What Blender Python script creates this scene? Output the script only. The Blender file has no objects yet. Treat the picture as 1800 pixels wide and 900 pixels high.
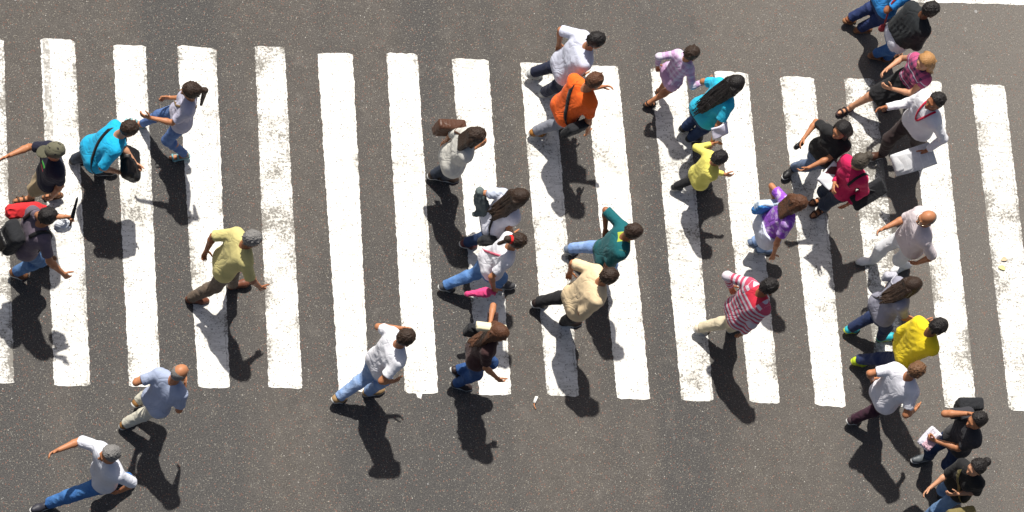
import bpy, math, random
import numpy as np
from mathutils import Matrix, Vector
from mathutils.bvhtree import BVHTree

SC = bpy.context.scene
COL = SC.collection
rad = math.radians
V = lambda *a: np.array(a, float)


def nrm(v):
    return v / (np.linalg.norm(v) + 1e-12)


# ------------------------------------------------------------------ camera
F, AZ, TH, ROLL, CX, CY, DIST = 7904.26, 0.930272, 0.474450, 0.621277, 5.92970, -0.366526, 51.1010
away = V(math.cos(AZ), math.sin(AZ), 0)
cb = -math.sin(TH) * away + math.cos(TH) * V(0, 0, 1)
up0 = math.cos(TH) * away + math.sin(TH) * V(0, 0, 1)
r0 = np.cross(up0, cb)
cr = math.cos(ROLL) * r0 + math.sin(ROLL) * up0
cu = -math.sin(ROLL) * r0 + math.cos(ROLL) * up0
CAM = V(CX, CY, 0) + DIST * cb
cam = bpy.data.objects.new("camera", bpy.data.cameras.new("camera"))
COL.objects.link(cam)
cam.matrix_world = Matrix(((cr[0], cu[0], cb[0], CAM[0]), (cr[1], cu[1], cb[1], CAM[1]), (cr[2], cu[2], cb[2], CAM[2]), (0, 0, 0, 1)))
cam.data.sensor_fit = 'HORIZONTAL'
cam.data.sensor_width = 36
cam.data.lens = F / 1800 * 36
cam.data.clip_start = 1
cam.data.clip_end = 2000
SC.camera = cam


def U(x, y, z=0.0):
    """world point at height z that the photograph shows at (x, y)"""
    d = (x - 900) / F * cr - (y - 450) / F * cu - cb
    return CAM + (z - CAM[2]) / d[2] * d


# ------------------------------------------------------------------ light
SUN_DIR = nrm(V(-.118, .55, 1.0))
EL = math.asin(SUN_DIR[2])
world = bpy.data.worlds.new("World")
SC.world = world
world.use_nodes = True
nt = world.node_tree
nt.nodes.clear()
sky = nt.nodes.new('ShaderNodeTexSky')
sky.sky_type = 'NISHITA'
sky.sun_disc = False
sky.sun_elevation = EL
sky.sun_rotation = math.atan2(SUN_DIR[0], SUN_DIR[1])
sky.air_density = 1.0
sky.dust_density = 4.0
sky.ozone_density = .6
bg = nt.nodes.new('ShaderNodeBackground')
bg.inputs[1].default_value = 0.052
ow = nt.nodes.new('ShaderNodeOutputWorld')
nt.links.new(sky.outputs[0], bg.inputs[0])
nt.links.new(bg.outputs[0], ow.inputs[0])
sl = bpy.data.lights.new("sun", 'SUN')
sl.energy = 5.0
sl.angle = rad(0.9)
sl.color = (1.0, .955, .88)
so = bpy.data.objects.new("sun", sl)
COL.objects.link(so)
so.rotation_euler = Vector(SUN_DIR).to_track_quat('Z', 'Y').to_euler()
so.location = (0, 0, 60)
SC.view_settings.view_transform = 'Standard'
SC.view_settings.look = 'None'
SC.view_settings.gamma = 1
SC.view_settings.use_curve_mapping = False
SC.view_settings.exposure = 0.45

# ------------------------------------------------------------------ materials
MATS = {}


def new_mat(name, rough=.8):
    m = bpy.data.materials.new(name)
    m.use_nodes = True
    n = m.node_tree
    b = n.nodes['Principled BSDF']
    b.inputs['Roughness'].default_value = rough
    b.inputs['Specular IOR Level'].default_value = .3
    return m, n, b


def node(n, t, ins=None, **kw):
    x = n.nodes.new(t)
    for k, v in kw.items():
        setattr(x, k, v)
    for k, v in (ins or {}).items():
        if hasattr(v, 'links') or isinstance(v, bpy.types.NodeSocket):
            n.links.new(v, x.inputs[k])
        else:
            x.inputs[k].default_value = v
    return x


def math_(n, op, a, b=None, clamp=False):
    x = n.nodes.new('ShaderNodeMath')
    x.operation = op
    x.use_clamp = clamp
    for i, v in enumerate((a, b)):
        if v is None:
            continue
        if isinstance(v, bpy.types.NodeSocket):
            n.links.new(v, x.inputs[i])
        else:
            x.inputs[i].default_value = v
    return x.outputs[0]


def mix(n, f, a, b, mode='MIX'):
    x = n.nodes.new('ShaderNodeMix')
    x.data_type = 'RGBA'
    x.blend_type = mode
    for i, v in ((0, f), (6, a), (7, b)):
        if isinstance(v, bpy.types.NodeSocket):
            n.links.new(v, x.inputs[i])
        elif i == 0:
            x.inputs[0].default_value = v
        else:
            x.inputs[i].default_value = (*v, 1)
    return x.outputs[2]


def ramp(n, f, lo, hi):
    x = n.nodes.new('ShaderNodeMapRange')
    n.links.new(f, x.inputs[0])
    x.inputs[1].default_value = lo
    x.inputs[2].default_value = hi
    return x.outputs[0]


def noise(n, vec, scale, detail=3, rough=.55):
    x = node(n, 'ShaderNodeTexNoise', {'Vector': vec, 'Scale': scale, 'Detail': detail, 'Roughness': rough})
    return x.outputs[0]


def bump(n, b, h, dist, strength=.6, prev=None):
    x = node(n, 'ShaderNodeBump', {'Height': h, 'Distance': dist, 'Strength': strength})
    if prev is not None:
        n.links.new(prev, x.inputs['Normal'])
    n.links.new(x.outputs[0], b.inputs['Normal'])
    return x.outputs[0]


def fabric(c, kind='plain', c2=None, rough=.88):
    key = ('fab', tuple(c), kind, tuple(c2) if c2 else None)
    if key in MATS:
        return MATS[key]
    m, n, b = new_mat('fabric_' + kind, rough)
    tc = node(n, 'ShaderNodeTexCoord').outputs['Object']
    n1 = noise(n, tc, 7, 3)
    n2 = noise(n, tc, 60, 2)
    col = c
    if kind != 'plain':
        at = node(n, 'ShaderNodeAttribute', attribute_name='tc').outputs['Vector']
        sp = node(n, 'ShaderNodeSeparateXYZ', {0: at})
    if kind == 'stripes':           # horizontal jersey stripes
        w = math_(n, 'FRACT', math_(n, 'MULTIPLY', sp.outputs[2], 16))
        f = math_(n, 'GREATER_THAN', w, .52)
        col = mix(n, f, c, c2)
        f2 = math_(n, 'LESS_THAN', math_(n, 'ABSOLUTE', math_(n, 'SUBTRACT', w, .25)), .05)
        col = mix(n, f2, col, (.05, .03, .06))
    elif kind == 'plaid':
        fx = math_(n, 'GREATER_THAN', math_(n, 'FRACT', math_(n, 'MULTIPLY', sp.outputs[0], 14)), .55)
        fz = math_(n, 'GREATER_THAN', math_(n, 'FRACT', math_(n, 'MULTIPLY', sp.outputs[2], 14)), .55)
        col = mix(n, math_(n, 'MULTIPLY', math_(n, 'ADD', fx, fz), .5), c, c2)
        f3 = math_(n, 'GREATER_THAN', math_(n, 'FRACT', math_(n, 'MULTIPLY', sp.outputs[2], 7)), .9)
        col = mix(n, f3, col, (.55, .5, .6))
    elif kind == 'blotch':          # large printed pattern
        v = node(n, 'ShaderNodeTexVoronoi', {'Vector': at, 'Scale': 11, 'Randomness': 1.0})
        nn = noise(n, at, 14, 2)
        col = mix(n, ramp(n, nn, .47, .53), c, c2)
        f3 = math_(n, 'LESS_THAN', v.outputs['Distance'], .22)
        col = mix(n, math_(n, 'MULTIPLY', f3, .8), col, (.45, .42, .5))
    elif kind == 'print':           # bright printed bands on the chest
        z = sp.outputs[2]
        fr = math_(n, 'GREATER_THAN', sp.outputs[1], 0.0)
        side = math_(n, 'LESS_THAN', math_(n, 'ABSOLUTE', sp.outputs[0]), .045)
        g = math_(n, 'LESS_THAN', math_(n, 'ABSOLUTE', math_(n, 'SUBTRACT', z, .41)), .022)
        r_ = math_(n, 'LESS_THAN', math_(n, 'ABSOLUTE', math_(n, 'SUBTRACT', z, .32)), .02)
        k = math_(n, 'MULTIPLY', fr, side)
        col = mix(n, math_(n, 'MULTIPLY', g, k), c, (.12, .75, .10))
        col = mix(n, math_(n, 'MULTIPLY', r_, k), col, (.75, .10, .12))
    elif kind == 'collar':          # contrasting collar and yoke
        f = math_(n, 'GREATER_THAN', sp.outputs[2], .50)
        k = math_(n, 'LESS_THAN', math_(n, 'ABSOLUTE', sp.outputs[0]), .06)
        col = mix(n, math_(n, 'MULTIPLY', f, k), c, c2)
    elif kind == 'jersey':          # stripes below a plain collar band
        w = math_(n, 'FRACT', math_(n, 'MULTIPLY', sp.outputs[2], 15))
        col = mix(n, math_(n, 'GREATER_THAN', w, .5), c, c2)
        k = math_(n, 'LESS_THAN', math_(n, 'ABSOLUTE', sp.outputs[0]), .095)
        f = math_(n, 'MULTIPLY', math_(n, 'GREATER_THAN', sp.outputs[2], .46), k)
        col = mix(n, f, col, (.62, .03, .06))
    elif kind == 'lightpattern':
        nn = noise(n, at, 16, 3)
        col = mix(n, ramp(n, nn, .5, .62), c, c2)
    v = math_(n, 'ADD', .86, math_(n, 'MULTIPLY', n1, .28))
    if not isinstance(col, bpy.types.NodeSocket):
        rgb = node(n, 'ShaderNodeRGB')
        rgb.outputs[0].default_value = (*col, 1)
        col = rgb.outputs[0]
    comb = node(n, 'ShaderNodeCombineColor', {0: v, 1: v, 2: v}).outputs[0]
    out = mix(n, 1.0, col, comb, 'MULTIPLY')
    n.links.new(out, b.inputs['Base Color'])
    nw = node(n, 'ShaderNodeTexNoise', {'Vector': tc, 'Scale': 7.0, 'Detail': 1.0, 'Distortion': 1.0}).outputs[0]
    rd = math_(n, 'ABSOLUTE', math_(n, 'SUBTRACT', nw, .5))
    h = math_(n, 'ADD', math_(n, 'MULTIPLY', math_(n, 'POWER', rd, .6), 1.6), math_(n, 'MULTIPLY', n2, .18))
    bump(n, b, h, .010, .75)
    b.inputs['Sheen Weight'].default_value = .06
    MATS[key] = m
    return m


def denim(c, light):
    key = ('den', tuple(c), tuple(light))
    if key in MATS:
        return MATS[key]
    m, n, b = new_mat('denim', .92)
    tc = node(n, 'ShaderNodeTexCoord').outputs['Object']
    n1 = noise(n, tc, 8, 4)
    n2 = noise(n, tc, 70, 2, .7)
    col = mix(n, ramp(n, n1, .38, .68), c, light)
    col = mix(n, math_(n, 'MULTIPLY', n2, .35), col, light)
    n.links.new(col, b.inputs['Base Color'])
    bump(n, b, math_(n, 'ADD', noise(n, tc, 15, 3), math_(n, 'MULTIPLY', n2, .2)), .018, .8)
    MATS[key] = m
    return m


def skin(c):
    key = ('skin', tuple(c))
    if key in MATS:
        return MATS[key]
    m, n, b = new_mat('skin', .5)
    tc = node(n, 'ShaderNodeTexCoord').outputs['Object']
    col = mix(n, noise(n, tc, 22, 3), tuple(x * .86 for x in c), tuple(min(1, x * 1.12) for x in c))
    n.links.new(col, b.inputs['Base Color'])
    b.inputs['Subsurface Weight'].default_value = .06
    b.inputs['Subsurface Radius'].default_value = (.012, .005, .003)
    bump(n, b, noise(n, tc, 130, 2), .001, .5)
    MATS[key] = m
    return m


def hairm(c):
    key = ('hair', tuple(c))
    if key in MATS:
        return MATS[key]
    m, n, b = new_mat('hair', .45)
    tc = node(n, 'ShaderNodeTexCoord').outputs['Object']
    mp = node(n, 'ShaderNodeMapping', {'Vector': tc})
    mp.inputs['Scale'].default_value = (1, 1, .25)
    n1 = noise(n, mp.outputs[0], 95, 3, .6)
    col = mix(n, n1, tuple(x * .6 for x in c), tuple(min(1, x * 1.5) for x in c))
    n.links.new(col, b.inputs['Base Color'])
    bump(n, b, n1, .012, .9)
    MATS[key] = m
    return m


def plain(name, c, rough=.5, var=.15, bscale=40, bdist=.003, metal=0):
    key = (name, tuple(c), rough)
    if key in MATS:
        return MATS[key]
    m, n, b = new_mat(name, rough)
    tc = node(n, 'ShaderNodeTexCoord').outputs['Object']
    n1 = noise(n, tc, 14, 4)
    col = mix(n, n1, tuple(x * (1 - var) for x in c), tuple(min(1, x * (1 + var)) for x in c))
    n.links.new(col, b.inputs['Base Color'])
    b.inputs['Metallic'].default_value = metal
    bump(n, b, noise(n, tc, bscale, 2), bdist, .6)
    MATS[key] = m
    return m


EYE_W = plain('eye_white', (.7, .68, .64), .25, .02, 5, .0001)
EYE_D = plain('iris', (.02, .012, .008), .2, .02, 5, .0001)
LIP = plain('lip', (.26, .075, .06), .45, .1)

# ------------------------------------------------------------------ implicit shapes -> meshes


class Cap:
    """tapered capsule, optionally cut by planes (point, outward normal)"""

    def __init__(s, a, b, ra, rb, cuts=(), k=None):
        s.a, s.b, s.ra, s.rb, s.cuts, s.k = V(*a), V(*b), ra, rb, cuts, k

    def box(s):
        r = max(s.ra, s.rb)
        return np.minimum(s.a, s.b) - r, np.maximum(s.a, s.b) + r

    def d(s, X, Y, Z):
        ab = s.b - s.a
        L2 = ab @ ab + 1e-12
        px, py, pz = X - s.a[0], Y - s.a[1], Z - s.a[2]
        t = np.clip((px * ab[0] + py * ab[1] + pz * ab[2]) / L2, 0, 1)
        q = np.sqrt((px - t * ab[0]) ** 2 + (py - t * ab[1]) ** 2 + (pz - t * ab[2]) ** 2) - (s.ra + (s.rb - s.ra) * t)
        for p, n in s.cuts:
            q = np.maximum(q, (X - p[0]) * n[0] + (Y - p[1]) * n[1] + (Z - p[2]) * n[2])
        return q


class Ell:
    """ellipsoid with its own axes; neg=True carves"""

    def __init__(s, c, ax, r, cuts=(), k=None):
        s.c, s.ax, s.r, s.cuts, s.k = V(*c), [V(*a) for a in ax], V(*r), cuts, k

    def box(s):
        m = max(s.r)
        return s.c - m, s.c + m

    def d(s, X, Y, Z):
        px, py, pz = X - s.c[0], Y - s.c[1], Z - s.c[2]
        u = [px * a[0] + py * a[1] + pz * a[2] for a in s.ax]
        k0 = np.sqrt(sum((u[i] / s.r[i]) ** 2 for i in range(3)))
        k1 = np.sqrt(sum((u[i] / s.r[i] ** 2) ** 2 for i in range(3))) + 1e-9
        q = k0 * (k0 - 1) / k1
        for p, n in s.cuts:
            q = np.maximum(q, (X - p[0]) * n[0] + (Y - p[1]) * n[1] + (Z - p[2]) * n[2])
        return q


class Box:
    """rounded box with its own axes"""

    def __init__(s, c, ax, h, r=.01, k=None):
        s.c, s.ax, s.h, s.r, s.k = V(*c), [V(*a) for a in ax], V(*h), r, k

    def box(s):
        m = np.linalg.norm(s.h) + s.r
        return s.c - m, s.c + m

    def d(s, X, Y, Z):
        px, py, pz = X - s.c[0], Y - s.c[1], Z - s.c[2]
        q = [np.abs(px * a[0] + py * a[1] + pz * a[2]) - (s.h[i] - s.r) for i, a in enumerate(s.ax)]
        o = np.sqrt(sum(np.maximum(x, 0) ** 2 for x in q))
        return o + np.minimum(np.maximum(np.maximum(q[0], q[1]), q[2]), 0) - s.r


def wrinkle(X, Y, Z, seed, lam):
    """cloth folds: a few sets of bent, sharpened ridges"""
    rs = np.random.RandomState(seed)
    n = 0
    for i in range(4):
        d = nrm(rs.normal(size=3))
        e = nrm(np.cross(d, rs.normal(size=3)))
        f = nrm(np.cross(d, e))
        k = 2 * math.pi / (lam * rs.uniform(.7, 1.5))
        ph = rs.uniform(0, 6.28)
        a = (X * e[0] + Y * e[1] + Z * e[2]) * k
        c = (X * f[0] + Y * f[1] + Z * f[2]) * k
        w = np.sin(a * .23 + ph) * 1.5 + np.sin(c * .31 + ph * 2) * .9
        r = np.sin((X * d[0] + Y * d[1] + Z * d[2]) * k + w + ph * 2)
        g = .5 + .5 * np.sin(a * .35 + c * .27 + ph * 3)
        n = n + (1 - 2 * np.sqrt(np.abs(r) + .02)) * g
    return n / 2


def implicit(prims, h, k=.02, fold=0, lam=.09, seed=0, cuts=()):
    lo = np.min([p.box()[0] for p in prims], 0) - .03 - fold
    hi = np.max([p.box()[1] for p in prims], 0) + .03 + fold
    n = np.ceil((hi - lo) / h).astype(int) + 1
    ax = [lo[i] + h * np.arange(n[i]) for i in range(3)]
    D = np.full(n, .12, np.float32)
    for p in prims:
        kk = k if p.k is None else p.k
        a, b = p.box()
        i0 = np.maximum(((a - .05 - lo) / h).astype(int), 0)
        i1 = np.minimum(((b + .05 - lo) / h).astype(int) + 2, n)
        sl_ = tuple(slice(i0[i], i1[i]) for i in range(3))
        X = ax[0][sl_[0]][:, None, None]
        Y = ax[1][sl_[1]][None, :, None]
        Z = ax[2][sl_[2]][None, None, :]
        q = p.d(X, Y, Z).astype(np.float32)
        o = D[sl_]
        hh = np.maximum(kk - np.abs(o - q), 0) / kk
        D[sl_] = np.minimum(o, q) - hh * hh * kk * .25
    X, Y, Z = ax[0][:, None, None], ax[1][None, :, None], ax[2][None, None, :]
    if fold:
        near = np.nonzero(np.abs(D) < .05)
        w = wrinkle(ax[0][near[0]], ax[1][near[1]], ax[2][near[2]], seed, lam)
        D[near] -= fold * (w + .35)
    for p, nn in cuts:
        D = np.maximum(D, ((X - p[0]) * nn[0] + (Y - p[1]) * nn[1] + (Z - p[2]) * nn[2]).astype(np.float32))
    return surfnet(D, lo, h)


def surfnet(D, lo, h):
    D = np.pad(D, 1, constant_values=.1)
    lo = lo - h
    s = D < 0
    n = np.array(D.shape)
    cnt = np.zeros(n - 1, np.int8)
    offs = [(i, j, k) for i in (0, 1) for j in (0, 1) for k in (0, 1)]
    for o in offs:
        cnt += s[o[0]:n[0] - 1 + o[0], o[1]:n[1] - 1 + o[1], o[2]:n[2] - 1 + o[2]]
    act = np.nonzero((cnt > 0) & (cnt < 8))
    idx = np.full(n - 1, -1, np.int32)
    idx[act] = np.arange(len(act[0]))
    base = np.stack(act, -1).astype(float)
    val = {o: D[act[0] + o[0], act[1] + o[1], act[2] + o[2]].astype(float) for o in offs}
    acc = np.zeros_like(base)
    num = np.zeros(len(base))
    for o in offs:
        for a in range(3):
            if o[a]:
                continue
            o2 = list(o)
            o2[a] = 1
            va, vb = val[o], val[tuple(o2)]
            m = (va < 0) != (vb < 0)
            t = np.where(m, va / np.where(m, va - vb, 1), 0)
            p = np.array(o, float)[None].repeat(len(base), 0)
            p[:, a] += t
            acc += p * m[:, None]
            num += m
    verts = lo + h * (base + acc / num[:, None])
    quads = []
    for a in range(3):
        b_, c_ = (a + 1) % 3, (a + 2) % 3
        sh = [slice(None)] * 3
        sa, sb = list(sh), list(sh)
        sa[a], sb[a] = slice(0, n[a] - 1), slice(1, n[a])
        e = s[tuple(sa)] != s[tuple(sb)]
        pos = np.stack(np.nonzero(e), -1)
        ok = (pos[:, b_] > 0) & (pos[:, c_] > 0) & (pos[:, b_] < n[b_] - 1) & (pos[:, c_] < n[c_] - 1)
        pos = pos[ok]
        ins = s[pos[:, 0], pos[:, 1], pos[:, 2]]

        def cell(db, dc):
            q = pos.copy()
            q[:, b_] -= db
            q[:, c_] -= dc
            return idx[q[:, 0], q[:, 1], q[:, 2]]
        q = np.stack([cell(1, 1), cell(0, 1), cell(0, 0), cell(1, 0)], -1)
        q[~ins] = q[~ins][:, ::-1]
        quads.append(q)
    q = np.concatenate(quads)
    q = q[(q >= 0).all(1)]
    return verts, q


def tube(path, r, seg=8, closed=False, flat=None):
    """tube (or flat strap when flat=(width dirs, half width)) along a path"""
    path = [V(*p) for p in path]
    vs, qs = [], []
    n = len(path)
    for i, p in enumerate(path):
        a = path[(i + 1) % n] if (closed or i < n - 1) else p
        b = path[i - 1] if (closed or i > 0) else p
        t = nrm(a - b)
        if flat is not None:
            w = flat[0][i] if isinstance(flat[0], list) else flat[0]
            nn = nrm(np.cross(t, w))
            w = nrm(np.cross(nn, t))
            for u, v in ((1, 1), (-1, 1), (-1, -1), (1, -1)):
                vs.append(p + w * u * flat[1] + nn * v * r)
        else:
            w = nrm(np.cross(t, V(.3, .5, .81)))
            nn = np.cross(t, w)
            for j in range(seg):
                an = 2 * math.pi * j / seg
                vs.append(p + r * (math.cos(an) * w + math.sin(an) * nn))
    m = 4 if flat is not None else seg
    for i in range(n if closed else n - 1):
        k = (i + 1) % n
        for j in range(m):
            qs.append((i * m + j, i * m + (j + 1) % m, k * m + (j + 1) % m, k * m + j))
    if not closed:
        if m == 4:
            qs.append((3, 2, 1, 0))
            qs.append(tuple((n - 1) * 4 + j for j in range(4)))
        else:
            c0, c1 = len(vs), len(vs) + 1
            vs += [path[0], path[-1]]
            for j in range(0, m, 2):
                qs.append((c0, (j + 2) % m, j + 1, j))
                o = (n - 1) * m
                qs.append((c1, o + j, o + j + 1, o + (j + 2) % m))
    return np.array(vs), np.array(qs)


def join(parts):
    vs, qs, ms, off = [], [], [], 0
    for i, (v, q, m) in enumerate(parts):
        vs.append(v)
        qs.append(q + off)
        ms.append(np.full(len(q), m))
        off += len(v)
    return np.concatenate(vs), np.concatenate(qs), np.concatenate(ms)


def mesh_obj(name, v, q, mats, parent=None, mi=None, tc=None, smooth=True):
    me = bpy.data.meshes.new(name)
    v = np.asarray(v, float)
    if parent is not None:
        pm, pp = parent.matrix_basis.copy(), parent.parent
        while pp is not None:
            pm, pp = pp.matrix_basis @ pm, pp.parent
        Mi = np.array(pm.inverted())
        v = v @ Mi[:3, :3].T + Mi[:3, 3]
    q = np.asarray(q)
    me.vertices.add(len(v))
    me.vertices.foreach_set('co', v.astype(np.float32).ravel())
    me.loops.add(q.size)
    me.loops.foreach_set('vertex_index', q.astype(np.int32).ravel())
    me.polygons.add(len(q))
    me.polygons.foreach_set('loop_start', np.arange(0, q.size, q.shape[1], dtype=np.int32))
    me.polygons.foreach_set('loop_total', np.full(len(q), q.shape[1], np.int32))
    me.update(calc_edges=True)
    me.polygons.foreach_set('use_smooth', np.full(len(q), smooth))
    if not isinstance(mats, (list, tuple)):
        mats = [mats]
    for m in mats:
        me.materials.append(m)
    if mi is not None:
        me.polygons.foreach_set('material_index', np.asarray(mi, np.int32))
    if tc is not None:
        at = me.attributes.new('tc', 'FLOAT_VECTOR', 'POINT')
        at.data.foreach_set('vector', tc.astype(np.float32).ravel())
    me.validate()
    o = bpy.data.objects.new(name, me)
    COL.objects.link(o)
    if parent is not None:
        o.parent = parent
    return o


def tag(o, label, cat=None, group=None, kind=None):
    if label:
        o['label'] = label
    if cat:
        o['category'] = cat
    if group:
        o['group'] = group
    if kind:
        o['kind'] = kind
    return o


def empty(name, loc, rz=0):
    o = bpy.data.objects.new(name, None)
    o.empty_display_size = .2
    COL.objects.link(o)
    o.location = loc
    o.rotation_euler = (0, 0, rz)
    bpy.context.view_layer.update()
    return o


# ------------------------------------------------------------------ people
SK = {'l': (.48, .245, .145), 't': (.40, .170, .082), 'b': (.29, .110, .050), 'd': (.15, .06, .030)}
HAIR = {'black': (.012, .010, .010), 'dbrown': (.030, .017, .011), 'brown': (.085, .036, .018), 'grey': (.16, .155, .15),
        'blond': (.36, .19, .075), 'lbrown': (.13, .065, .032), 'ash': (.055, .045, .034)}


def ik(a, c, l1, l2, hint):
    d = c - a
    L = np.linalg.norm(d)
    mx = (l1 + l2) * .996
    if L > mx:
        c = a + d / L * mx
        d = c - a
        L = mx
    x = (l1 * l1 - l2 * l2 + L * L) / (2 * L)
    y = math.sqrt(max(l1 * l1 - x * x, 0))
    u = d / L
    hh = nrm(hint - (hint @ u) * u)
    return a + u * x + hh * y, c


def rot(v, axis, deg):
    a = nrm(axis)
    t = rad(deg)
    return v * math.cos(t) + np.cross(a, v) * math.sin(t) + a * (a @ v) * (1 - math.cos(t))


class Person:
    pass


def hand_prims(w, d, n, t, s, curl):
    """palm and five fingers: w wrist, d forearm direction, n palm normal, t thumb side"""
    P = []
    offs = (.026, .009, -.009, -.025)
    lens = (.068, .077, .070, .055)
    P.append(Cap(w - d * .02 * s, w + d * .03 * s, .024 * s, .022 * s))
    for o, L in zip(offs, lens):
        k = w + d * .085 * s + t * o * s
        P.append(Cap(w + d * .02 * s + t * o * .55 * s, k, .0135 * s, .0105 * s, k=.012))
        dd, p = d + t * o * 1.5, k
        dd = nrm(dd)
        for j, (fr, cv) in enumerate(((.45, curl[0]), (.30, curl[1]), (.25, curl[2]))):
            dd = rot(dd, np.cross(d, n), cv)
            q = p + dd * L * fr * s
            P.append(Cap(p, q, (.0098 - .001 * j) * s, (.0088 - .001 * j) * s, k=.004))
            p = q
    p = w + d * .022 * s + t * .022 * s
    dd = nrm(d * .6 + t * .75 + n * .3)
    for L, r in ((.040, .012), (.034, .0105), (.026, .009)):
        q = p + dd * L * s
        P.append(Cap(p, q, r * s, (r - .0012) * s, k=.008))
        p = q
        dd = nrm(dd + d * .35 + n * .1)
    return P


CURL = {'relax': (18, 28, 20), 'grip': (58, 70, 45), 'flat': (6, 8, 6), 'point': (10, 18, 12)}


def make_person(key, label, H, head, hd, lean, fL, fR, aL, aR, top, bottom, shoes, hair, sk='t', sex='m', g=1.0,
                twist=12, headyaw=0, headpitch=14, sleeve='short', hem=-.16, legs='trousers', topkind='plain', top2=None,
                handL='relax', handR='relax', glasses=False, hairkind='short', cap=None, seed=1, sandals=False, sole=(.5, .5, .48), bend=0,
                belt=None, neckw=1.0, pelz=None):
    s = H / 1.72
    t0 = s if H > 1.4 else s * .95
    h = V(math.cos(rad(hd)), math.sin(rad(hd)), 0)
    l = V(-h[1], h[0], 0)
    up = V(0, 0, 1)
    TL, SL, SP = .435 * s, .425 * s, .53 * s
    fem = sex == 'f'
    ln = rad(lean)
    # --- pelvis: from the head's place and the lean; lowered until both feet reach the ground
    zp = .905 * s if pelz is None else pelz
    spd = nrm(math.sin(ln) * h + math.cos(ln) * up)
    feet = {}
    for it in range(12):
        nb_off = spd * SP
        hfw = nrm(math.sin(ln * .6 + .12) * h + math.cos(ln * .6 + .12) * up)
        zh = zp + nb_off[2] + .205 * s * hfw[2]
        hc = U(head[0], head[1], zh)
        pel = hc - hfw * .205 * s - nb_off
        pl = nrm(rot(l, up, 0))
        worst = 0
        for sd, f, nm in ((1, fL, 'L'), (-1, fR, 'R')):
            if f[0] == 'r':
                c = V(pel[0], pel[1], 0) + h * f[1] * s + l * (sd * .09 * s + f[2] * s)
                lift, pitch, yaw = (list(f[3:]) + [0, None, 0])[:3] if len(f) > 3 else (0, None, 0)
            else:
                c = U(f[0], f[1], .03 + (f[2] if len(f) > 2 else 0))
                lift = f[2] if len(f) > 2 else 0
                pitch = f[3] if len(f) > 3 else None
                yaw = f[4] if len(f) > 4 else 0
            c[2] = 0
            fwd = (c - pel) @ h
            if pitch is None:
                pitch = 32 if fwd < -.22 * s else (-12 if fwd > .25 * s else 0)
            fd = rot(h, up, yaw + sd * 6)
            p_ = rad(pitch)
            fx = math.cos(p_) * fd - math.sin(p_) * up
            fu = math.cos(p_) * up + math.sin(p_) * fd
            # ball of the foot (or heel) stays down
            fl = .255 * s
            if pitch >= 0:
                ball = c + fd * .06 * s + up * (lift + .0)
                heel = ball - fx * .19 * s
                toe = ball + fd * .065 * s
            else:
                heel = c - fd * .11 * s + up * lift
                ball = heel + fx * .19 * s
                toe = ball + fx * .065 * s
            ank = heel + fx * .055 * s + fu * .085 * s
            hip = pel + pl * sd * .088 * s
            feet[nm] = dict(heel=heel, ball=ball, toe=toe, ank=ank, fu=fu, fx=fx, fd=fd, hip=hip)
            dx = np.linalg.norm((ank - hip)[:2])
            reach = (TL + SL) * .992
            need = ank[2] + math.sqrt(max(reach ** 2 - dx ** 2, .05))
            worst = max(worst, hip[2] - need)
        if worst <= .004 or zp < .62 * s:
            break
        zp -= max(worst, .006)
    nb = pel + nb_off
    P = Person()
    P.key, P.h, P.l, P.pel, P.nb, P.hc, P.spd, P.s = key, h, l, pel, nb, hc, spd, s
    fdir = nrm(np.cross(l, spd))        # torso forward
    fdir = fdir if fdir @ h > 0 else -fdir
    P.fdir = fdir
    fwdL = (feet['L']['ank'] - pel) @ h
    fwdR = (feet['R']['ank'] - pel) @ h
    sg = 1 if fwdL < fwdR else -1       # left foot back -> left shoulder forward
    shl = nrm(rot(l, spd, -sg * twist))     # shoulders' left
    hipl = nrm(rot(l, up, sg * 5))

    def lr(t):
        return nrm(hipl * (1 - t) + shl * t)

    def fw(t):
        v = np.cross(lr(t), spd)
        return v if v @ h > 0 else -v

    def spine(t):
        # slight forward arch of the back
        if t < 0:
            return pel + up * t * SP + spd * 0
        return pel + spd * t * SP - fdir * math.sin(math.pi * min(t, 1)) * (.012 + bend) * s
    if fem:
        prof = [(-.12, .085, .094), (0, .092, .105), (.15, .082, .098), (.38, .062, .085), (.6, .072, .094), (.78, .085, .092), (.9, .108, .066), (.99, .045, .052)]
    else:
        prof = [(-.12, .075, .092), (0, .078, .105), (.2, .075, .1), (.4, .078, .1), (.65, .095, .11), (.8, .108, .105), (.9, .128, .072), (.99, .055, .058)]
    pt = np.array(prof)

    def torso(infl, t0_, t1_, step=.055, flare=0):
        out = []
        n_ = max(2, int(round((t1_ - t0_) / step)) + 1)
        for t in np.linspace(t0_, t1_, n_):
            w = np.interp(t, pt[:, 0], pt[:, 1]) * s * g * .86
            r = np.interp(t, pt[:, 0], pt[:, 2]) * s * (1 + (g - 1) * (1.5 if t < .6 else .6)) + infl
            if flare:
                r += flare * max(0, (.45 - t)) * s
            c = spine(t) + fw(max(t, 0)) * .008 * s
            if g > 1.05 and .1 < t < .55:
                c = c + fdir * (g - 1) * .12 * s
            out.append(Cap(c - lr(max(t, 0)) * w, c + lr(max(t, 0)) * w, r, r, k=.014))
        return out
    sh = {}
    for nm, sd in (('L', 1), ('R', -1)):
        sh[nm] = spine(.885) + shl * sd * (.150 if fem else .168) * s * (1 + (g - 1) * .5)
    # --- arms
    UA, FA = .285 * s, .255 * s
    arm = {}
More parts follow.
